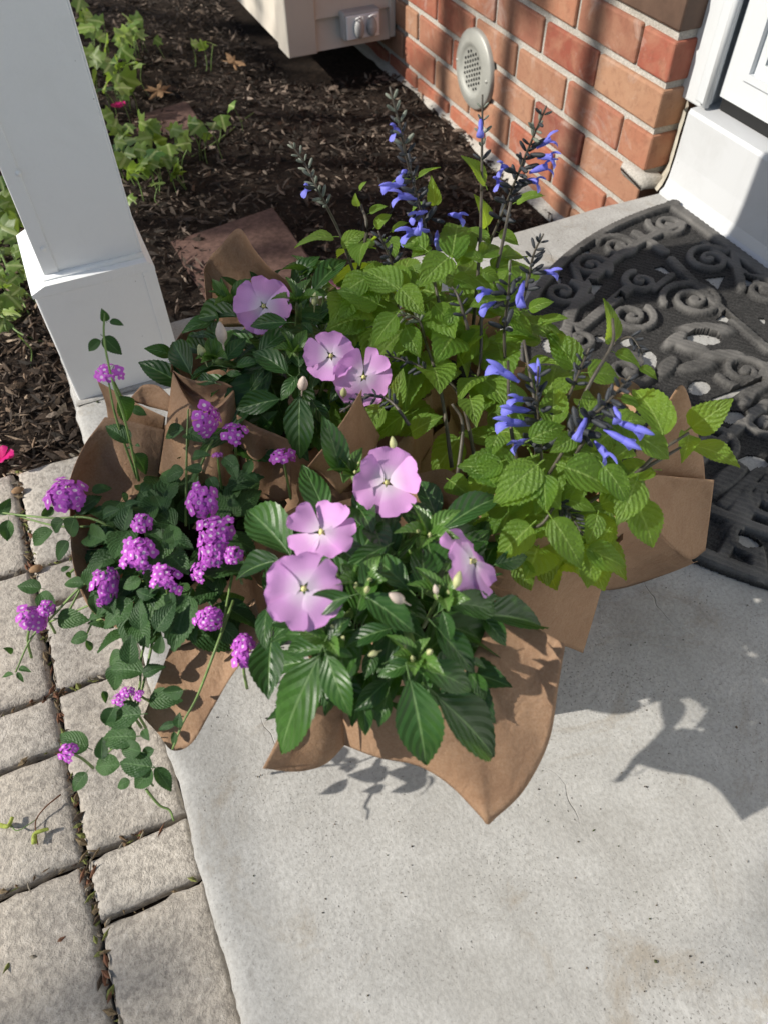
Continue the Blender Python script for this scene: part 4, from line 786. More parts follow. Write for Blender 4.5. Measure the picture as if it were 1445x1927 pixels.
def spike(plant, pts, n, s, start=.3, flowers=(), fr=.9, mesh_=None, tipg=.25, r0=.0016):
    W = [P(*q) for q in pts]; c = catmull(W, 8); root = par_loc(plant)
    V, F = tube_geo(W, r0, .0008, 6); st = obj('flower_spike', mesh('flower_spike', np.array(V) - W[0], F, STEMD), plant, Matrix.Translation(Vector(W[0] - root)))
    seg = np.linalg.norm(np.diff(c, axis=0), axis=1); cum = np.concatenate([[0], np.cumsum(seg)]) / seg.sum()
    def at(t): i = min(len(c) - 2, max(0, np.searchsorted(cum, t) - 1)); f = (t - cum[i]) / (cum[i + 1] - cum[i] + 1e-9); return c[i] + (c[i + 1] - c[i]) * f, nz(c[i + 1] - c[i])
    for i in range(n):
        t = start + (1 - start) * (i / n) ** .95; p, d = at(min(.995, t)); a0 = (i % 2) * 1.57 + random.uniform(-.3, .3); e1 = nz(np.cross(d, [.2, .4, .9])); e2 = np.cross(d, e1)
        for k in range(2 if i % 3 else 3):
            a = a0 + k * (math.pi if i % 3 else 2.1); o_ = math.cos(a) * e1 + math.sin(a) * e2; ss = s * (1.15 * LIFT + .0) * (1.2 - .6 * (t - start) / (1 - start)) * random.uniform(.8, 1.15)
            calyx(st, p + o_ * .0015, o_ * .9 + d * (.35 + .5 * t), ss, mesh_ or (CALG if t > 1 - tipg and random.random() < .8 else CAL))
    for (bu, bv_, tu, tv) in flowers:          # flower base / mouth pixels at the spike's own depth
        best = min(c, key=lambda q: abs(q[1] * 0) + np.linalg.norm(np.cross(q - EYE, nz(ray(bu, bv_))))); D = (best - EYE) @ nz(ray(722.5, 963.5)) 
        B = EYE + ray(bu, bv_) * D / (ray(bu, bv_) @ nz(ray(722.5, 963.5))); T = EYE + ray(tu, tv) * (D - .008) / (ray(tu, tv) @ nz(ray(722.5, 963.5)))
        L = np.linalg.norm(T - B); obj('flower', SFM, st, orient(par_loc(st), B, T - B, UP + .3 * rng.normal(0, 1, 3), L * 1.08, max(L, .022) * .92))
        calyx(st, best + (B - best) * .35, T - B, .013)
    return st
f7 = tf(520, 140, 2.58); f8 = tf(860, 560, 2.47)
def ff(fn, lst): return [(*fn(a, b), *fn(c, d)) for a, b, c, d in lst]
LIFT = .78; C5 = np.array([.320, .60, 0]); E5 = Ell((.365, .70, .08), (.185, .17, .20))
sal5 = new_plant('salvia_plant', 'tall lime green salvia with blue flowers behind the impatiens, nearest the brick wall', 'plant', C5, 'potted salvias'); pot(sal5, C5)
L5 = [(275, 790, 88, 845, 135, 0), (320, 835, 445, 770, 105, 0), (440, 815, 405, 932, 125, .0), (405, 560, 440, 520, 30, 0), (395, 640, 385, 575, 95, 0), (455, 672, 540, 640, 52, 0), (1010, 535, 895, 395, 95, 0), (1020, 738, 955, 582, 125, 0), (920, 755, 1040, 830, 85, 0), (1165, 620, 1302, 590, 85, 0), (1080, 770, 1175, 830, 62, 0), (850, 890, 885, 738, 115, .01), (835, 890, 690, 1035, 160, .02), (590, 1045, 425, 955, 135, .01), (600, 1040, 718, 1168, 125, .015), (620, 1030, 590, 925, 105, .0), (445, 985, 300, 1095, 165, .01), (580, 1170, 468, 1325, 145, .01), (630, 1235, 695, 1375, 125, .0), (770, 635, 750, 490, 55, 0), (660, 500, 550, 532, 42, .01), (690, 500, 797, 452, 26, .01), (720, 850, 600, 800, 100, .005), (735, 830, 655, 890, 90, .0), (990, 890, 1090, 850, 90, .01), (1000, 900, 900, 880, 80, .01), (860, 990, 965, 1040, 90, .01), (1050, 950, 1185, 930, 95, .0), (880, 1150, 800, 1225, 80, .0), (770, 1120, 850, 1235, 95, .0), (480, 740, 560, 680, 90, 0), (560, 760, 640, 720, 90, -.01), (660, 660, 720, 620, 80, -.01), (960, 990, 1060, 1090, 110, .0), (1050, 1090, 935, 1130, 95, .0), (540, 800, 580, 900, 80, -.01), (900, 780, 960, 860, 80, -.01), (880, 920, 930, 820, 90, .0), (1090, 890, 1200, 900, 80, .0), (1000, 960, 1080, 1000, 90, .01), (750, 940, 820, 1020, 90, -.01), (660, 930, 690, 1000, 80, -.01)]
rows(f7, E5, sal5, LS, L5, 2.58)
L5b = [(730, 5, 570, 130, 85, .0), (760, 15, 648, 82, 90, .0), (1000, 100, 890, 255, 130, .0)]; rows(f5, E5, sal5, LS, L5b, 2.258)
rows(f6, E5, sal5, LS, [(1395, 955, 1440, 758, 82, .02), (1340, 965, 1195, 1145, 115, .02), (1440, 1000, 1300, 1112, 100, .01)], 2.779)
fill(sal5, E5, LS, 190, .045, .072, .74, .6, 1.0, .10, bb=(600, 480, 1010, 850))
spike(sal5, [(815, 520, .24), (800, 430, .29), (768, 310, .38), (752, 240, .42), (733, 163, .455)], 15, .0135, .28, ff(f7, [(625, 535, 500, 550), (680, 605, 545, 590), (730, 665, 640, 700), (740, 760, 580, 785), (780, 760, 780, 845), (832, 680, 925, 702), (610, 292, 552, 270), (700, 690, 690, 770), (632, 470, 600, 498)]))
spike(sal5, [(668, 520, .21), (640, 440, .25), (600, 360, .31), (575, 310, .335), (545, 266, .36)], 9, .0105, .55, ff(f7, [(170, 560, 132, 557)]), mesh_=CALG)
spike(sal5, [(905, 360, .30), (906, 290, .34), (907, 178, .40)], 5, .0095, .35, ff(f7, [(990, 212, 988, 290)]), mesh_=None, tipg=.6)
spike(sal5, [(915, 470, .24), (945, 400, .29), (985, 300, .37), (1027, 200, .44)], 15, .0135, .2, ff(f7, [(1260, 358, 1368, 298), (1265, 405, 1372, 410), (1225, 478, 1362, 440), (1205, 515, 1297, 532), (1135, 465, 1070, 450), (1112, 545, 1052, 522)]))
spike(sal5, [(960, 640, .19), (990, 540, .26), (1003, 480, .30), (1022, 440, .325)], 7, .012, .5, ff(f7, [(1270, 965, 1382, 962)]), tipg=0)
spike(sal5, [(950, 690, .18), (948, 620, .23), (955, 560, .28), (960, 490, .33)], 6, .0145, .35, ff(f7, [(1055, 1060, 968, 1062), (1062, 1105, 985, 1150), (1200, 1005, 1172, 1128)]), tipg=.2)
spike(sal5, [(750, 545, .24), (735, 490, .27), (712, 435, .31)], 5, .012, .4, (), tipg=0)
spike(sal5, [(800, 640, .22), (785, 600, .24), (745, 592, .245)], 5, .009, .45, (), mesh_=CALG); spike(sal5, [(880, 620, .25), (862, 560, .28), (850, 540, .28)], 4, .009, .3, (), tipg=0)
spike(sal5, [(820, 720, .20), (790, 690, .21), (724, 667, .215)], 7, .009, .3, (), tipg=0); spike(sal5, [(770, 800, .19), (735, 755, .2), (690, 746, .2), (640, 776, .19)], 9, .009, .3, (), tipg=0)
for pts in [[(660, 560, .16), (690, 440, .26), (680, 385, .28)], [(880, 680, .14), (930, 520, .25), (960, 380, .33)], [(880, 700, .12), (900, 500, .26), (905, 360, .3)], [(840, 720, .1), (830, 600, .2), (815, 520, .24)], [(860, 760, .1), (900, 700, .18), (905, 560, .25)], [(700, 620, .14), (680, 560, .2), (668, 520, .21)], [(850, 880, .12), (830, 740, .18), (800, 640, .22)], [(760, 700, .12), (750, 620, .2), (750, 545, .24)]]: stem_z(sal5, pts, .0021, .0014, STEMD)
C4 = np.array([.325, .405, 0]); E4 = Ell((.385, .455, .06), (.195, .175, .165))
sal4 = new_plant('salvia_plant', 'green salvia with violet blue flowers leaning over the door mat', 'plant', C4, 'potted salvias'); pot(sal4, C4)
L4 = [(715, 212, 675, 3, 112, 0), (545, 328, 418, 163, 122, .0), (735, 258, 852, 335, 105, 0), (605, 350, 752, 372, 115, .0), (850, 325, 928, 382, 92, -.005), (955, 640, 812, 428, 132, .01), (1085, 605, 1282, 468, 122, 0), (1095, 690, 1312, 792, 134, 0), (1070, 635, 1040, 772, 72, 0), (500, 790, 742, 912, 172, .012), (370, 780, 163, 968, 152, .012), (400, 825, 412, 1002, 125, .012), (680, 785, 792, 962, 104, .015), (830, 850, 738, 1060, 134, .012), (830, 955, 907, 1162, 144, .002), (340, 1060, 183, 1217, 152, .012), (440, 1030, 577, 1262, 122, .016), (600, 1170, 778, 1252, 112, .006), (620, 1180, 605, 1352, 94, .006), (650, 1010, 600, 1150, 84, .008), (440, 600, 446, 422, 112, .0), (600, 590, 600, 428, 74, .0), (540, 650, 428, 722, 112, .01), (340, 660, 502, 600, 100, .005), (120, 160, 0, 325, 115, .0), (230, 170, 382, 200, 64, 0), (100, 375, 5, 485, 104, 0), (60, 470, 90, 605, 104, 0), (190, 640, 150, 752, 112, 0), (205, 800, 48, 852, 102, 0), (850, 650, 985, 750, 112, 0), (520, 940, 642, 992, 64, 0), (280, 1230, 342, 1362, 104, -.005), (480, 200, 380, 110, 60, 0), (1000, 640, 1010, 640, 10, 0), (330, 310, 490, 320, 80, -.01), (760, 470, 850, 510, 90, -.005), (420, 900, 360, 1010, 100, -.01), (560, 870, 500, 960, 110, -.01), (300, 900, 240, 1010, 110, -.015), (700, 640, 620, 720, 100, -.01), (800, 700, 720, 760, 90, -.01), (560, 1080, 660, 1100, 90, -.008), (260, 570, 180, 500, 100, -.01), (700, 1080, 640, 1180, 90, -.01)]
rows(f8, E4, sal4, LS, [q for q in L4 if q[4] > 20], 2.47)
rows(f5, E4, sal4, LS, [(800, 75, 932, 8, 92, .0), (1180, 200, 1038, 275, 110, .0), (1335, 250, 1148, 392, 145, .01), (1330, 285, 1432, 405, 115, .01), (960, 280, 1060, 360, 90, -.01)], 2.258)
rows(f7, E4, sal4, LS, [(1000, 1230, 875, 1405, 155, 0), (1060, 1285, 1282, 1292, 84, 0), (1130, 1180, 1242, 1272, 112, 0), (1225, 1140, 1347, 1104, 62, 0), (1270, 1212, 1422, 1184, 72, 0), (1310, 1262, 1447, 1422, 112, 0)], 2.58)
fill(sal4, E4, LS, 105, .045, .07, .74, .45, .93, .08, bb=(850, 640, 1220, 1120))
spike(sal4, [(1020, 900, .15), (1016, 830, .19), (1010, 760, .235), (1012, 690, .28)], 9, .0165, .25, ff(f8, [(285, 392, 130, 305), (372, 420, 362, 288), (350, 530, 195, 515), (335, 592, 165, 580), (335, 660, 235, 702), (330, 480, 230, 470)]), tipg=0)
spike(sal4, [(1030, 895, .17), (1085, 810, .225), (1135, 765, .265), (1186, 708, .31)], 11, .0165, .35, ff(f8, [(605, 545, 548, 668), (720, 500, 752, 575), (725, 570, 900, 642), (680, 612, 845, 702), (635, 668, 720, 782)]), tipg=0)
spike(sal4, [(985, 1000, .16), (1020, 985, .17), (1047, 948, .185), (1070, 965, .18), (1096, 1008, .17)], 9, .011, .5, (), tipg=0)
spike(sal4, [(1055, 780, .19), (1085, 710, .24), (1108, 655, .275)], 5, .010, .5, (), tipg=0); spike(sal4, [(1150, 650, .235), (1185, 635, .24), (1208, 665, .235)], 4, .009, .5, (), tipg=0)
for pts in [[(1080, 960, .12), (1190, 895, .15), (1240, 850, .165), (1295, 815, .175)], [(1190, 895, .15), (1280, 842, .165)], [(1050, 860, .15), (1105, 730, .21), (1150, 650, .24), (1152, 600, .25)], [(1000, 920, .12), (1010, 800, .19), (985, 640, .25)], [(990, 960, .12), (960, 800, .2), (955, 680, .22)], [(1040, 920, .12), (1120, 800, .2), (1170, 760, .21)], [(1000, 990, .1), (985, 1000, .15)], [(860, 900, .13), (870, 800, .17), (850, 760, .19)], [(900, 900, .1), (870, 760, .17), (830, 700, .2)]]: stem_z(sal4, pts, .0021, .0013, STEMD)

# ------------------------------------------------------------------ kraft paper wraps: creased sheets
LIFT = .77
def patch(rows_, k=7, kk=6, wr=.0022, seed=0):
    k += 2; kk += 3; R_ = [catmull([P(*q) for q in r], k) for r in rows_]; R_ = np.array(R_); cols = [catmull(R_[:, i], kk) for i in range(R_.shape[1])]; G = np.array(cols)   # [col][row]
    a, b, _ = G.shape; V = []
    for i in range(a):
        for j in range(b):
            p = G[i, j]; fx = .5 + 1.5 * max(0, mnoise.noise(Vector(p) * 6 + Vector((seed, 3, 1)))); dd = (mnoise.noise(Vector(p) * 20 + Vector((seed, 0, 0))) * wr * 1.4 - (1 - abs(mnoise.noise(Vector(p) * 17 + Vector((0, seed, 4))))) ** 6 * wr * 1.7 + abs(mnoise.noise(Vector(p) * 52 + Vector((0, seed, 0)))) * wr * .5 + (lambda vv: min(.5, vv[1] - vv[0]))(mnoise.voronoi(Vector(p) * 21 + Vector((seed, seed, 0)))[0]) * wr * 2.2) * fx; q = p + nz(EYE - p) * dd
            q[2] = max(q[2], .003); V.append(q)
    F = [(i * b + j, (i + 1) * b + j, (i + 1) * b + j + 1, i * b + j + 1) for i in range(a - 1) for j in range(b - 1)]
    return V, F
def collar(C, rb, rt, zt, a0=0, a1=360, flare=.03, seed=0, n=72):
    V = []; F = []; rr = [(rb, .004), (rb * 1.02, .04), (rt, zt * .62), (rt + flare * .5, zt * .85), (rt + flare, zt)]; m = len(rr); angs = np.radians(np.linspace(a0, a1, n))
    for a in angs:
        pl = 1 + .05 * math.sin(a * 7 + seed) + .03 * math.sin(a * 13 + seed * 2)
        for i, (r, z) in enumerate(rr): q = r * (1 + (pl - 1) * i / (m - 1) * 2.0); V.append((C[0] + q * math.cos(a), C[1] + q * math.sin(a), z * (1 + .10 * math.sin(a * 3 + seed) * i / (m - 1))))
    for j in range(n - 1):
        for i in range(m - 1): F.append((j * m + i, (j + 1) * m + i, (j + 1) * m + i + 1, j * m + i + 1))
    return V, F
def Zy(u, v, y): return (u, v, H - (H - PY(u, v, y)[2]) / LIFT)      # a paper point given by how far back it stands
def wrap(label, C, parts):
    V, F = merge(parts); t = obj('paper_wrap', mesh('paper_wrap', np.array(V) - np.array([C[0], C[1], 0]), F, KRAFT), None, Matrix.Translation((C[0], C[1], 0)))
    md = t.modifiers.new('thickness', 'SOLIDIFY'); md.thickness = .00035; md.offset = 0
    return tag(t, label, 'wrapping paper', 'kraft paper wraps')
LIFT = .74
wrap('brown kraft paper round the front impatiens with a long pointed flap on the concrete', C1, [collar(C1, .060, .080, .205, 0, 360, .026, 1), collar((.145, .335), .080, .098, .235, -62, 100, .012, 6),  # second collar: hidden sheet added to fill out the shadow on the stoop
    patch([[(640, 1300, .075), (690, 1310, .09), (740, 1310, .10), (780, 1303, .105), (805, 1297, .108), (830, 1285, .11), (850, 1270, .112), (870, 1255, .115), (895, 1225, .12), (915, 1180, .125), (930, 1130, .13)],
           [(645, 1365, .035), (700, 1375, .05), (765, 1385, .06), (815, 1393, .065), (850, 1397, .068), (885, 1395, .07), (910, 1380, .073), (935, 1358, .08), (965, 1310, .09), (985, 1240, .105), (990, 1170, .125)],
           [(648, 1402, .014), (710, 1425, .02), (785, 1441, .024), (845, 1477, .018), (900, 1533, .008), (916, 1551, .006), (931, 1540, .009), (985, 1487, .03), (1032, 1395, .06), (1050, 1290, .09), (1063, 1213, .12)]], 7, 7, .0013, 3),
    patch([[(555, 1300, .09), (585, 1310, .085), (615, 1310, .08), (640, 1305, .07)], [(525, 1385, .065), (565, 1380, .05), (610, 1375, .045), (645, 1370, .035)], [(495, 1446, .05), (560, 1452, .03), (612, 1438, .018), (648, 1403, .012)]], 7, 6, .0016, 8),
    patch([[(495, 1446, .05), (510, 1418, .07), (530, 1385, .085), (550, 1345, .10)], [(540, 1450, .028), (548, 1425, .055), (555, 1395, .07), (565, 1350, .09)]], 5, 4, .001, 2),
    patch([[(580, 878, .16), (612, 838, .18), (650, 785, .20), (681, 733, .215)], [(606, 892, .13), (640, 860, .15), (668, 815, .17), (683, 760, .18)], [(640, 930, .09), (670, 900, .1), (700, 860, .11), (715, 820, .12)]], 5, 5, .002, 4)])
LIFT = .77
wrap('brown kraft paper standing round the salvia that leans over the mat', C4, [collar(C4, .060, .072, .20, 0, 360, .03, 2), collar((.318, .40), .085, .100, .25, -10, 190, .012, 7),  # second collar: added behind the leaves to shade the mat side
    patch([[Zy(905, 1012, .30), Zy(960, 1000, .288), Zy(1020, 1005, .283), Zy(1080, 1035, .283), Zy(1140, 1070, .29)], [Zy(915, 1110, .285), Zy(965, 1110, .28), Zy(1025, 1112, .278), Zy(1075, 1120, .28), Zy(1122, 1140, .285)], [Zy(930, 1198, .27), Zy(985, 1207, .268), Zy(1035, 1212, .266), Zy(1065, 1217, .268), Zy(1096, 1229, .272)]], 8, 8, .0016, 5),
    patch([[Zy(1130, 1010, .305), Zy(1165, 965, .305), Zy(1195, 948, .31), Zy(1225, 985, .315), Zy(1262, 1028, .315), Zy(1300, 1053, .31)], [Zy(1128, 1070, .318), Zy(1160, 1050, .32), Zy(1195, 1045, .322), Zy(1230, 1055, .322), Zy(1270, 1065, .318), Zy(1304, 1058, .312)], [Zy(1125, 1112, .332), Zy(1165, 1108, .335), Zy(1202, 1098, .336), Zy(1240, 1085, .334), Zy(1280, 1070, .326), Zy(1312, 1056, .315)]], 7, 7, .0012, 6),
    patch([[Zy(1195, 948, .31), Zy(1225, 985, .315), Zy(1262, 1028, .315), Zy(1298, 1053, .31), Zy(1326, 1036, .32)], [Zy(1200, 925, .335), Zy(1235, 935, .34), Zy(1270, 950, .34), Zy(1305, 965, .338), Zy(1336, 960, .335)], [Zy(1195, 900, .35), Zy(1232, 894, .352), Zy(1270, 897, .352), Zy(1305, 900, .35), Zy(1343, 903, .345)]], 8, 8, .0024, 7),
    patch([[Zy(1180, 905, .365), Zy(1230, 900, .362), Zy(1290, 902, .358), Zy(1326, 905, .355)], [Zy(1195, 850, .37), Zy(1235, 835, .37), Zy(1285, 825, .368), Zy(1322, 860, .365)], [Zy(1220, 798, .375), Zy(1252, 760, .378), Zy(1286, 727, .38), Zy(1312, 815, .372)]], 8, 8, .0022, 9),
    patch([[Zy(1085, 1120, .30), Zy(1110, 1105, .305), Zy(1135, 1075, .31)], [Zy(1108, 1112, .33), Zy(1122, 1108, .335), Zy(1145, 1102, .335)]], 5, 4, .0015, 1)])
wrap('brown kraft paper with a peak rising behind the shaded impatiens', C2, [collar(C2, .060, .072, .20, 0, 360, .03, 3),
    patch([[(384, 507, .205), (397, 482, .22), (415, 464, .235), (450, 430, .26), (480, 470, .245), (510, 505, .23), (548, 533, .21)], [(390, 545, .17), (410, 545, .17), (440, 540, .175), (470, 540, .18), (500, 545, .18), (530, 555, .175), (560, 565, .17)], [(400, 610, .11), (420, 615, .11), (450, 615, .11), (480, 615, .11), (510, 615, .11), (540, 615, .11), (570, 615, .11)]], 6, 6, .0012, 5),
    patch([[(384, 507, .205), (386, 540, .18), (390, 580, .155)], [(398, 520, .19), (400, 550, .17), (402, 590, .14)]], 5, 3, .0006, 5),
    patch([[(398, 575, .165), (370, 600, .16), (345, 622, .155), (326, 655, .15), (322, 700, .15)], [(410, 610, .14), (390, 630, .13), (370, 650, .125), (350, 680, .12), (345, 710, .12)], [(430, 650, .1), (420, 660, .1), (405, 680, .1), (390, 700, .1), (380, 720, .1)]], 6, 5, .0016, 2),
    patch([[(326, 697, .17), (345, 708, .172), (373, 717, .17), (413, 717, .17), (438, 727, .165)], [(328, 700, .165), (350, 735, .145), (378, 752, .14), (412, 748, .145), (439, 733, .155)], [(326, 700, .168), (352, 752, .155), (381, 777, .15), (414, 766, .155), (441, 736, .165)]], 6, 5, .0008, 4),
    patch([[(326, 700, .168), (352, 752, .155), (381, 777, .15), (414, 766, .155), (441, 736, .165)], [(315, 790, .12), (345, 830, .11), (381, 845, .11), (418, 840, .11), (448, 800, .12)], [(300, 890, .06), (338, 920, .05), (381, 935, .05), (425, 925, .05), (456, 880, .06)]], 6, 6, .0022, 6),
    patch([[(446, 780, .14), (480, 800, .13), (515, 815, .13), (550, 830, .12)], [(452, 860, .08), (480, 850, .10), (515, 865, .08), (548, 880, .08)], [(455, 930, .04), (485, 940, .04), (520, 945, .04), (550, 935, .04)]], 6, 6, .004, 3)])
LIFT = .80
wrap('crumpled brown kraft paper round the lantana hanging over the stoop edge', C3, [collar(C3, .060, .070, .19, 0, 360, .022, 4),
    patch([[(198, 785, .15), (225, 788, .15), (255, 795, .145), (285, 803, .14), (311, 809, .135)], [(158, 840, .13), (195, 850, .11), (225, 870, .10), (262, 870, .10), (306, 860, .10)], [(132, 905, .11), (170, 905, .09), (205, 910, .08), (250, 912, .075), (302, 905, .07)], [(130, 960, .09), (170, 960, .08), (205, 955, .07), (250, 955, .07), (300, 950, .07)]], 6, 6, .002, 4),
    patch([[(184, 717, .17), (215, 735, .165), (245, 752, .16), (280, 770, .155), (312, 785, .15)], [(200, 760, .13), (225, 775, .13), (250, 785, .13), (280, 800, .125), (310, 810, .12)], [(205, 800, .10), (230, 805, .10), (255, 812, .10), (282, 820, .1), (310, 830, .1)]], 6, 5, .0015, 7),
    patch([[(244, 752, .155), (258, 735, .165), (272, 724, .17), (298, 726, .17), (320, 745, .165), (345, 768, .155)], [(250, 758, .15), (265, 760, .15), (280, 765, .145), (300, 770, .145), (318, 775, .145), (335, 785, .14)]], 6, 4, .0012, 3),
    patch([[(132, 900, .11), (133, 1000, .09), (138, 1060, .08), (152, 1110, .075), (170, 1145, .07), (200, 1170, .065), (245, 1195, .06)], [(160, 905, .09), (165, 990, .075), (175, 1050, .06), (190, 1095, .06), (210, 1125, .055), (235, 1150, .05), (270, 1170, .05)], [(200, 920, .06), (205, 990, .05), (215, 1040, .045), (230, 1075, .045), (245, 1100, .045), (265, 1120, .04), (295, 1135, .04)]], 5, 5, .002, 6),
    patch([[(270, 1350, .03), (298, 1380, .02), (325, 1412, .010), (362, 1398, .018), (400, 1335, .035), (438, 1270, .055), (497, 1195, .08)], [(290, 1300, .045), (315, 1310, .04), (345, 1310, .04), (375, 1290, .045), (405, 1250, .055), (440, 1210, .065), (490, 1165, .085)], [(320, 1220, .06), (340, 1215, .06), (365, 1205, .06), (390, 1195, .065), (420, 1175, .07), (450, 1150, .08), (480, 1125, .09)]], 5, 6, .0016, 9)])
wrap('brown kraft paper mostly hidden round the salvia nearest the wall', C5, [collar(C5, .060, .072, .21, 0, 360, .03, 5)])

# ------------------------------------------------------------------ ivy, dead leaves, litter
LIFT = 1.0
def ivy_mesh(seed):
    rg = random.Random(seed); K = 22; V = [(.35, 0, .03)]; U = [(.3, .5)]; F = []
    lobes = [(0, 1.0), (.75, .66), (-.75, .66), (1.75, .45), (-1.75, .45)]
    for i in range(K):
        a = -math.pi + 2 * math.pi * i / K; r = .36 + max(l * .62 * math.exp(-((a - c) / .30) ** 2) for c, l in lobes)
        x, y = .35 + r * math.cos(a) * .72, r * math.sin(a) * .8; V.append((x, y, -.10 * r * r + .05 * math.sin(3 * a + seed))); U.append((min(1, max(0, x)), .5 + y * .5))
    for i in range(K): F.append((0, 1 + i, 1 + (i + 1) % K))
    return mesh('leaf', V, F, IVYL, uv=U)
IV = [ivy_mesh(s) for s in range(4)]
def ivy_clump(label, spots, vines, zb=-.09, size=.05):
    c = P(*spots[0][:2], zb); t = thing('ivy_plant', label, 'ivy', (c[0], c[1], float(ground_z(c[0], c[1]))), 'ivy in the mulch'); loc = np.array(t.location)
    for s in spots:
        u, v, r = s[:3]; q = P(u, v, zb + (s[3] if len(s) > 3 else random.uniform(.02, .07))); D = np.linalg.norm(q - EYE); L = r * 2.1 / FPX * D
        ax = nz(np.array([random.uniform(-1, 1), random.uniform(-1, .6), random.uniform(-.45, .25)])); N = nz(nz(EYE - q) * .6 + UP * .5 + rng.normal(0, .4, 3)); x, y, z = basis(ax, N)
        obj('leaf', random.choice(IV), t, mat_from(q - loc - x * L * .4, x, y, z, L, L * 1.05, L)); gz = np.array([q[0] + random.uniform(-.02, .02), q[1] + random.uniform(-.02, .02), float(ground_z(q[0], q[1])) - .005])
        tube('stalk', [q - x * L * .3, (q + gz) / 2 + rng.normal(0, .006, 3), gz], .0012, .0012, STEMG, t, 4)
    for vn in vines: tube('vine', [P(*q) for q in vn], .0022, .0016, STEMG, t, 5)
    return t
def scat(n, x0, y0, x1, y1, r0, r1): return [(random.uniform(x0, x1), random.uniform(y0, y1), random.uniform(r0, r1)) for _ in range(n)]
ivy_clump('ivy runner with lit green leaves stretching across the mulch', [(437, 200, 13), (419, 226, 14), (402, 238, 14), (375, 238, 16), (361, 232, 12), (340, 258, 16), (330, 245, 12), (285, 232, 16), (300, 265, 18), (255, 262, 20), (225, 250, 18), (290, 290, 20), (310, 300, 18), (240, 290, 14), (330, 312, 14), (262, 330, 14), (295, 345, 14), (235, 300, 18), (215, 240, 15), (205, 215, 12), (275, 315, 18), (245, 375, 11), (318, 280, 16), (250, 320, 18), (225, 275, 15), (350, 270, 14), (390, 255, 10)] + scat(22, 200, 225, 335, 345, 11, 18), [[(260, 320, -.09), (350, 300, -.11), (410, 265, -.12), (460, 225, -.14), (490, 205, -.16)]])
ivy_clump('dense ivy patch growing behind the post towards the far bed', [(230, 95, 13), (200, 85, 16), (190, 110, 18), (215, 130, 20), (240, 150, 20), (180, 140, 18), (245, 120, 16), (200, 160, 16), (262, 122, 11), (175, 60, 14), (165, 35, 13), (185, 40, 14), (150, 5, 13), (170, 100, 16), (228, 165, 15), (190, 70, 12)] + scat(26, 150, 30, 260, 180, 10, 17), [], -.08)
ivy_clump('bright ivy and groundcover left of the white post', [(20, 560, 22), (15, 590, 22), (45, 640, 13), (10, 430, 22), (30, 415, 16), (5, 470, 18), (22, 500, 16), (15, 530, 14), (5, 400, 16), (2, 340, 14), (15, 365, 14), (48, 520, 10), (5, 610, 18), (38, 470, 14)] + scat(30, -30, 330, 45, 600, 9, 18), [[(0, 590, -.03), (35, 625, -.04), (85, 645, -.05)], [(0, 470, -.02), (30, 540, -.03), (60, 600, -.05)]], -.06)
for lab, sp in (('three leaved green seedling in the dark mulch near the oak leaves', [(367, 82, 9), (383, 88, 9), (400, 82, 8)]), ('tiny single leaved seedling between seedling and ivy', [(296, 76, 8)])): ivy_clump(lab, [(*q, .05) for q in sp], [], -.12)
def oak(u, v, L, ang, label, z=-.10):
    K = 48; V = [(0, 0, .1)]; F = []
    for i in range(K):
        a = 2 * math.pi * i / K; r = .5 + .30 * math.cos(7 * a) ** 3 - .10 * math.cos(a * 2) ; V.append((r * math.cos(a) * 1.25, r * math.sin(a) * .8, .12 * math.sin(3 * a) + .1 * r))
    for i in range(K): F.append((0, 1 + i, 1 + (i + 1) % K))
    q = P(u, v, z); q[2] = max(q[2], float(ground_z(q[0], q[1])) + .012)
    return tag(obj('oak_leaf', mesh('oak_leaf', V, F, OAKL), None, Matrix.Translation(Vector(q)) @ Matrix.Rotation(ang, 4, 'Z') @ Matrix.Rotation(.35, 4, 'X') @ Matrix.Diagonal((L, L, L, 1))), label, 'dead leaf')
oak(298, 172, .05, .4, 'curled tan oak leaf lying beside the dense ivy patch', -.095); oak(440, 118, .055, 1.2, 'curled tan oak leaf below the corner of the clapboard bay', -.125)
def fallen(u, v, z, s, label):
    t = thing('fallen_flower', label, 'petal', tuple(P(u, v, z)), 'fallen magenta flowers')
    for k_ in range(5): obj('petal', PMM, t, Matrix.Rotation(k_ * 1.3, 4, 'Z') @ Matrix.Rotation(-random.uniform(.1, .6), 4, 'Y') @ Matrix.Scale(s, 4))
PMM = petal_mesh(PETM, seed=3)
fallen(4, 862, -.03, .020, 'magenta fallen flower on the mulch at the paver corner'); fallen(225, 202, -.06, .022, 'magenta fallen flower under the ivy')
def litter(name, lab, cat, pts, r, mat, blobs=()):
    t = thing(name, lab, cat, tuple(P(*pts[0])), 'plant litter on the pavers'); tube('twig', [P(*q) for q in pts], r, r * .6, mat, t, 5)
    for bl in blobs: tube('catkin', [P(*q) for q in bl], .0026, .0018, CATK, t, 6)
CATK = m_flat('catkin', (.36, .42, .08), .7, .3, .3, 200, .5)
ZL = -.045
litter('fallen_sprig', 'yellow green seed sprig with a red stalk on the pale paver', 'sprig', [(115, 1495, ZL), (85, 1520, ZL + .004), (68, 1545, ZL), (70, 1575, ZL), (72, 1590, ZL)], .0009, STEMR, [[(65, 1588, ZL + .002), (66, 1570, ZL + .003), (80, 1563, ZL + .003), (92, 1560, ZL + .002)]])
litter('fallen_sprig', 'yellow green seed sprig with a thin green stalk on the pale paver', 'sprig', [(20, 1552, ZL), (35, 1563, ZL + .002), (72, 1540, ZL)], .0008, STEMG, [[(0, 1553, ZL + .002), (14, 1555, ZL + .003), (20, 1548, ZL + .003), (24, 1538, ZL + .002)]])
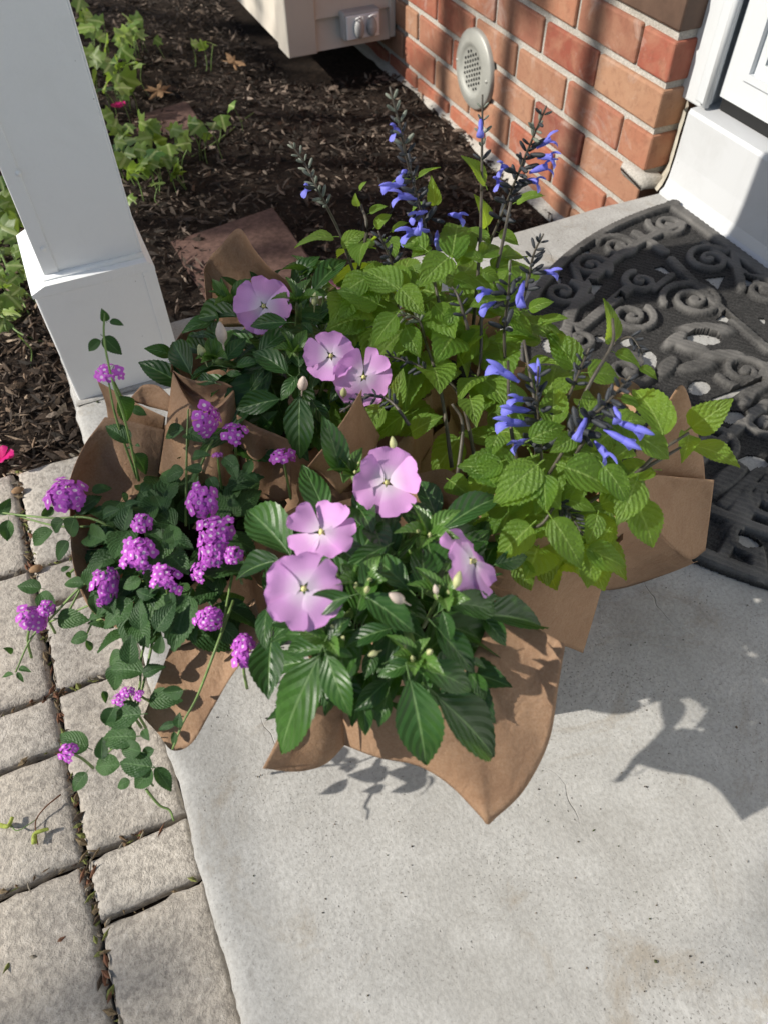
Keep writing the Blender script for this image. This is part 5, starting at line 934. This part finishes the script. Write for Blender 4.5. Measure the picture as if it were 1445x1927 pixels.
def debris(N):
    Vs = []; Fs = []; Cs = []
    for _ in range(N):
        if random.random() < .6: x = -.2005 + rng.normal(0, .0035); y = rng.uniform(.0, .9)
        else: yy = random.choice(cR[:6] + cL[:6]); x = rng.uniform(-.32, -.1); y = yy + rng.normal(0, .003)
        L = rng.uniform(.002, .009); a = rng.uniform(0, 6.28); o = len(Vs); d = np.array([math.cos(a), math.sin(a), rng.normal(0, .2)]); s = np.array([-d[1], d[0], 0]); c = np.array([x, y, ZP - .004 + rng.uniform(-.004, .004)]); W = L * rng.uniform(.15, .5)
        Vs += [c - d * L, c + s * W, c + d * L, c - s * W, c + UP * W]; Fs += [(o, o + 1, o + 4), (o + 1, o + 2, o + 4), (o + 2, o + 3, o + 4), (o + 3, o, o + 4)]
        pc = random.choice([(.14, .09, .05), (.22, .16, .09), (.06, .04, .025), (.2, .22, .06), (.2, .09, .05), (.3, .26, .2)]); Cs += [(*pc, 1)] * 5
    return mesh('joint_debris', Vs, Fs, CHIP, col=Cs, smooth=False)
def grit(N):
    Vs = []; Fs = []; Cs = []
    for _ in range(N):
        x = rng.uniform(-.07, 1.0); y = rng.uniform(-.05, 1.05); L = rng.uniform(.0005, .0014) * (2.2 if rng.random() < .06 else 1); a = rng.uniform(0, 6.28); o = len(Vs); d = np.array([math.cos(a), math.sin(a), 0]); q = np.array([-d[1], d[0], 0]); c = np.array([x, y, .0008]); W = L * rng.uniform(.3, .9)
        Vs += [c - d * L, c + q * W, c + d * L, c - q * W, c + UP * W]; Fs += [(o, o + 1, o + 4), (o + 1, o + 2, o + 4), (o + 2, o + 3, o + 4), (o + 3, o, o + 4)]
        pc = random.choice([(.05, .04, .03), (.10, .08, .05), (.2, .15, .1), (.4, .38, .34), (.07, .09, .03)]); Cs += [(*pc, 1)] * 5
    return mesh('grit', Vs, Fs, CHIP, col=Cs, smooth=False)
o = obj('grit', grit(800)); o['kind'] = 'stuff'; o['label'] = 'fine dark grit and crumbs scattered over the concrete stoop'
o = obj('joint_debris', debris(520)); o['kind'] = 'stuff'; o['label'] = 'bits of bark, sand and seed caught in the paver joints'
for u, v, lab in ((68, 975 + 95, 'small rounded tan pebble in the paver joint'), (34, 910 + 12, 'pale little pebble at the joint by the mulch')):
    V, F = lathe_geo([(.0001, .8), (.5, .65), (.9, .2), (1, -.1), (.7, -.6), (.0001, -.75)], 12); tag(obj('pebble', mesh('pebble', [np.array(q) * (1 + .15 * mnoise.noise(Vector(q) * 2)) for q in V], F, OAKL), None, Matrix.Translation(Vector(P(u, v, ZP + .004))) @ Matrix.Diagonal((.009, .006, .006, 1))), lab, 'pebble')

# ------------------------------------------------------------------ unseen tree added so its crown dapples the bed and the path
tree = thing('added_shade_tree', 'unseen leafy tree added to dapple the bed and the path', 'tree', (-6.4, 4.3, -.1))
tube('trunk', [(-6.4, 4.3, -.3), (-6.35, 4.35, 1.5), (-6.45, 4.3, 3.2), (-6.2, 4.2, 5.4)], .16, .07, BARK, tree, 10)
S_ = np.array(SUN); cr = []
for tx, ty, tz, rr_, dd in ((1.064, 1.385, .2, .030, 5.4), (1.064, 1.70, .1, .026, 5.2), (1.064, 2.02, 0, .03, 5.6)):     # slender stems added so their shadows band the brick wall
    q = np.array([tx, ty, tz]) + S_ * dd; tube('shadow_stem', [(-6.3, 4.2, .6), (q[0] - .6, 3.6, 1.0), (q[0] - .1, q[1] + .25, q[2] - 1.7), (q[0], q[1], q[2] - 1.1), (q[0], q[1], q[2] + 1.4)], rr_ * 1.2, rr_, BARK, tree, 8)
def clump(target, dist, rad, n, ls):  # leaf clump placed up the sun ray so its shade lands on target
    c = np.array(target) + S_ * dist
    e1 = nz(np.cross(S_, UP)); e2 = np.cross(S_, e1)
    for _ in range(n):
        q = rng.normal(0, 1, 3); q = nz(q) * rng.random() ** .5 * rad; p = c + e1 * q[0] + e2 * q[1] + S_ * q[2] * 1.5; x, y, z = basis(rng.normal(0, 1, 3), rng.normal(0, 1, 3)); cr.append((p, x, y, ls * rng.uniform(.6, 1.3)))
    return c
cs = [clump((.12, .60, .30), 6.0, .15, 60, .09), clump((-.02, .46, .25), 6.1, .11, 22, .07), clump((.55, 1.48, -.15), 6.2, .20, 70, .10), clump((.82, 1.45, -.15), 6.0, .16, 60, .10), clump((1.06, 1.62, .25), 6.2, .10, 22, .09), clump((1.06, 1.95, .05), 6.3, .10, 20, .09), clump((.62, 2.6, -.15), 6.4, .20, 50, .10), clump((-.24, .17, -.05), 6.6, .12, 18, .07), clump((-.10, .02, 0), 6.6, .14, 16, .07), clump((.5, -.2, 0), 6.6, .25, 26, .08)]
V = []; F = []
for p, x, y, l in cr:
    o = len(V); V += [p - x * l * .5, p + y * l * .28, p + x * l * .5, p - y * l * .28]; F.append((o, o + 1, o + 2, o + 3))
o = obj('crown', mesh('crown', local(tree, V), F, CANOPY, smooth=False), tree); o['kind'] = 'stuff'
for c in cs: tube('limb', [(-6.3, 4.25, 4.2), (np.array([-6.3, 4.25, 4.2]) + c) / 2 + np.array([0, 0, .25]), c], .022, .006, BARK, tree, 6)
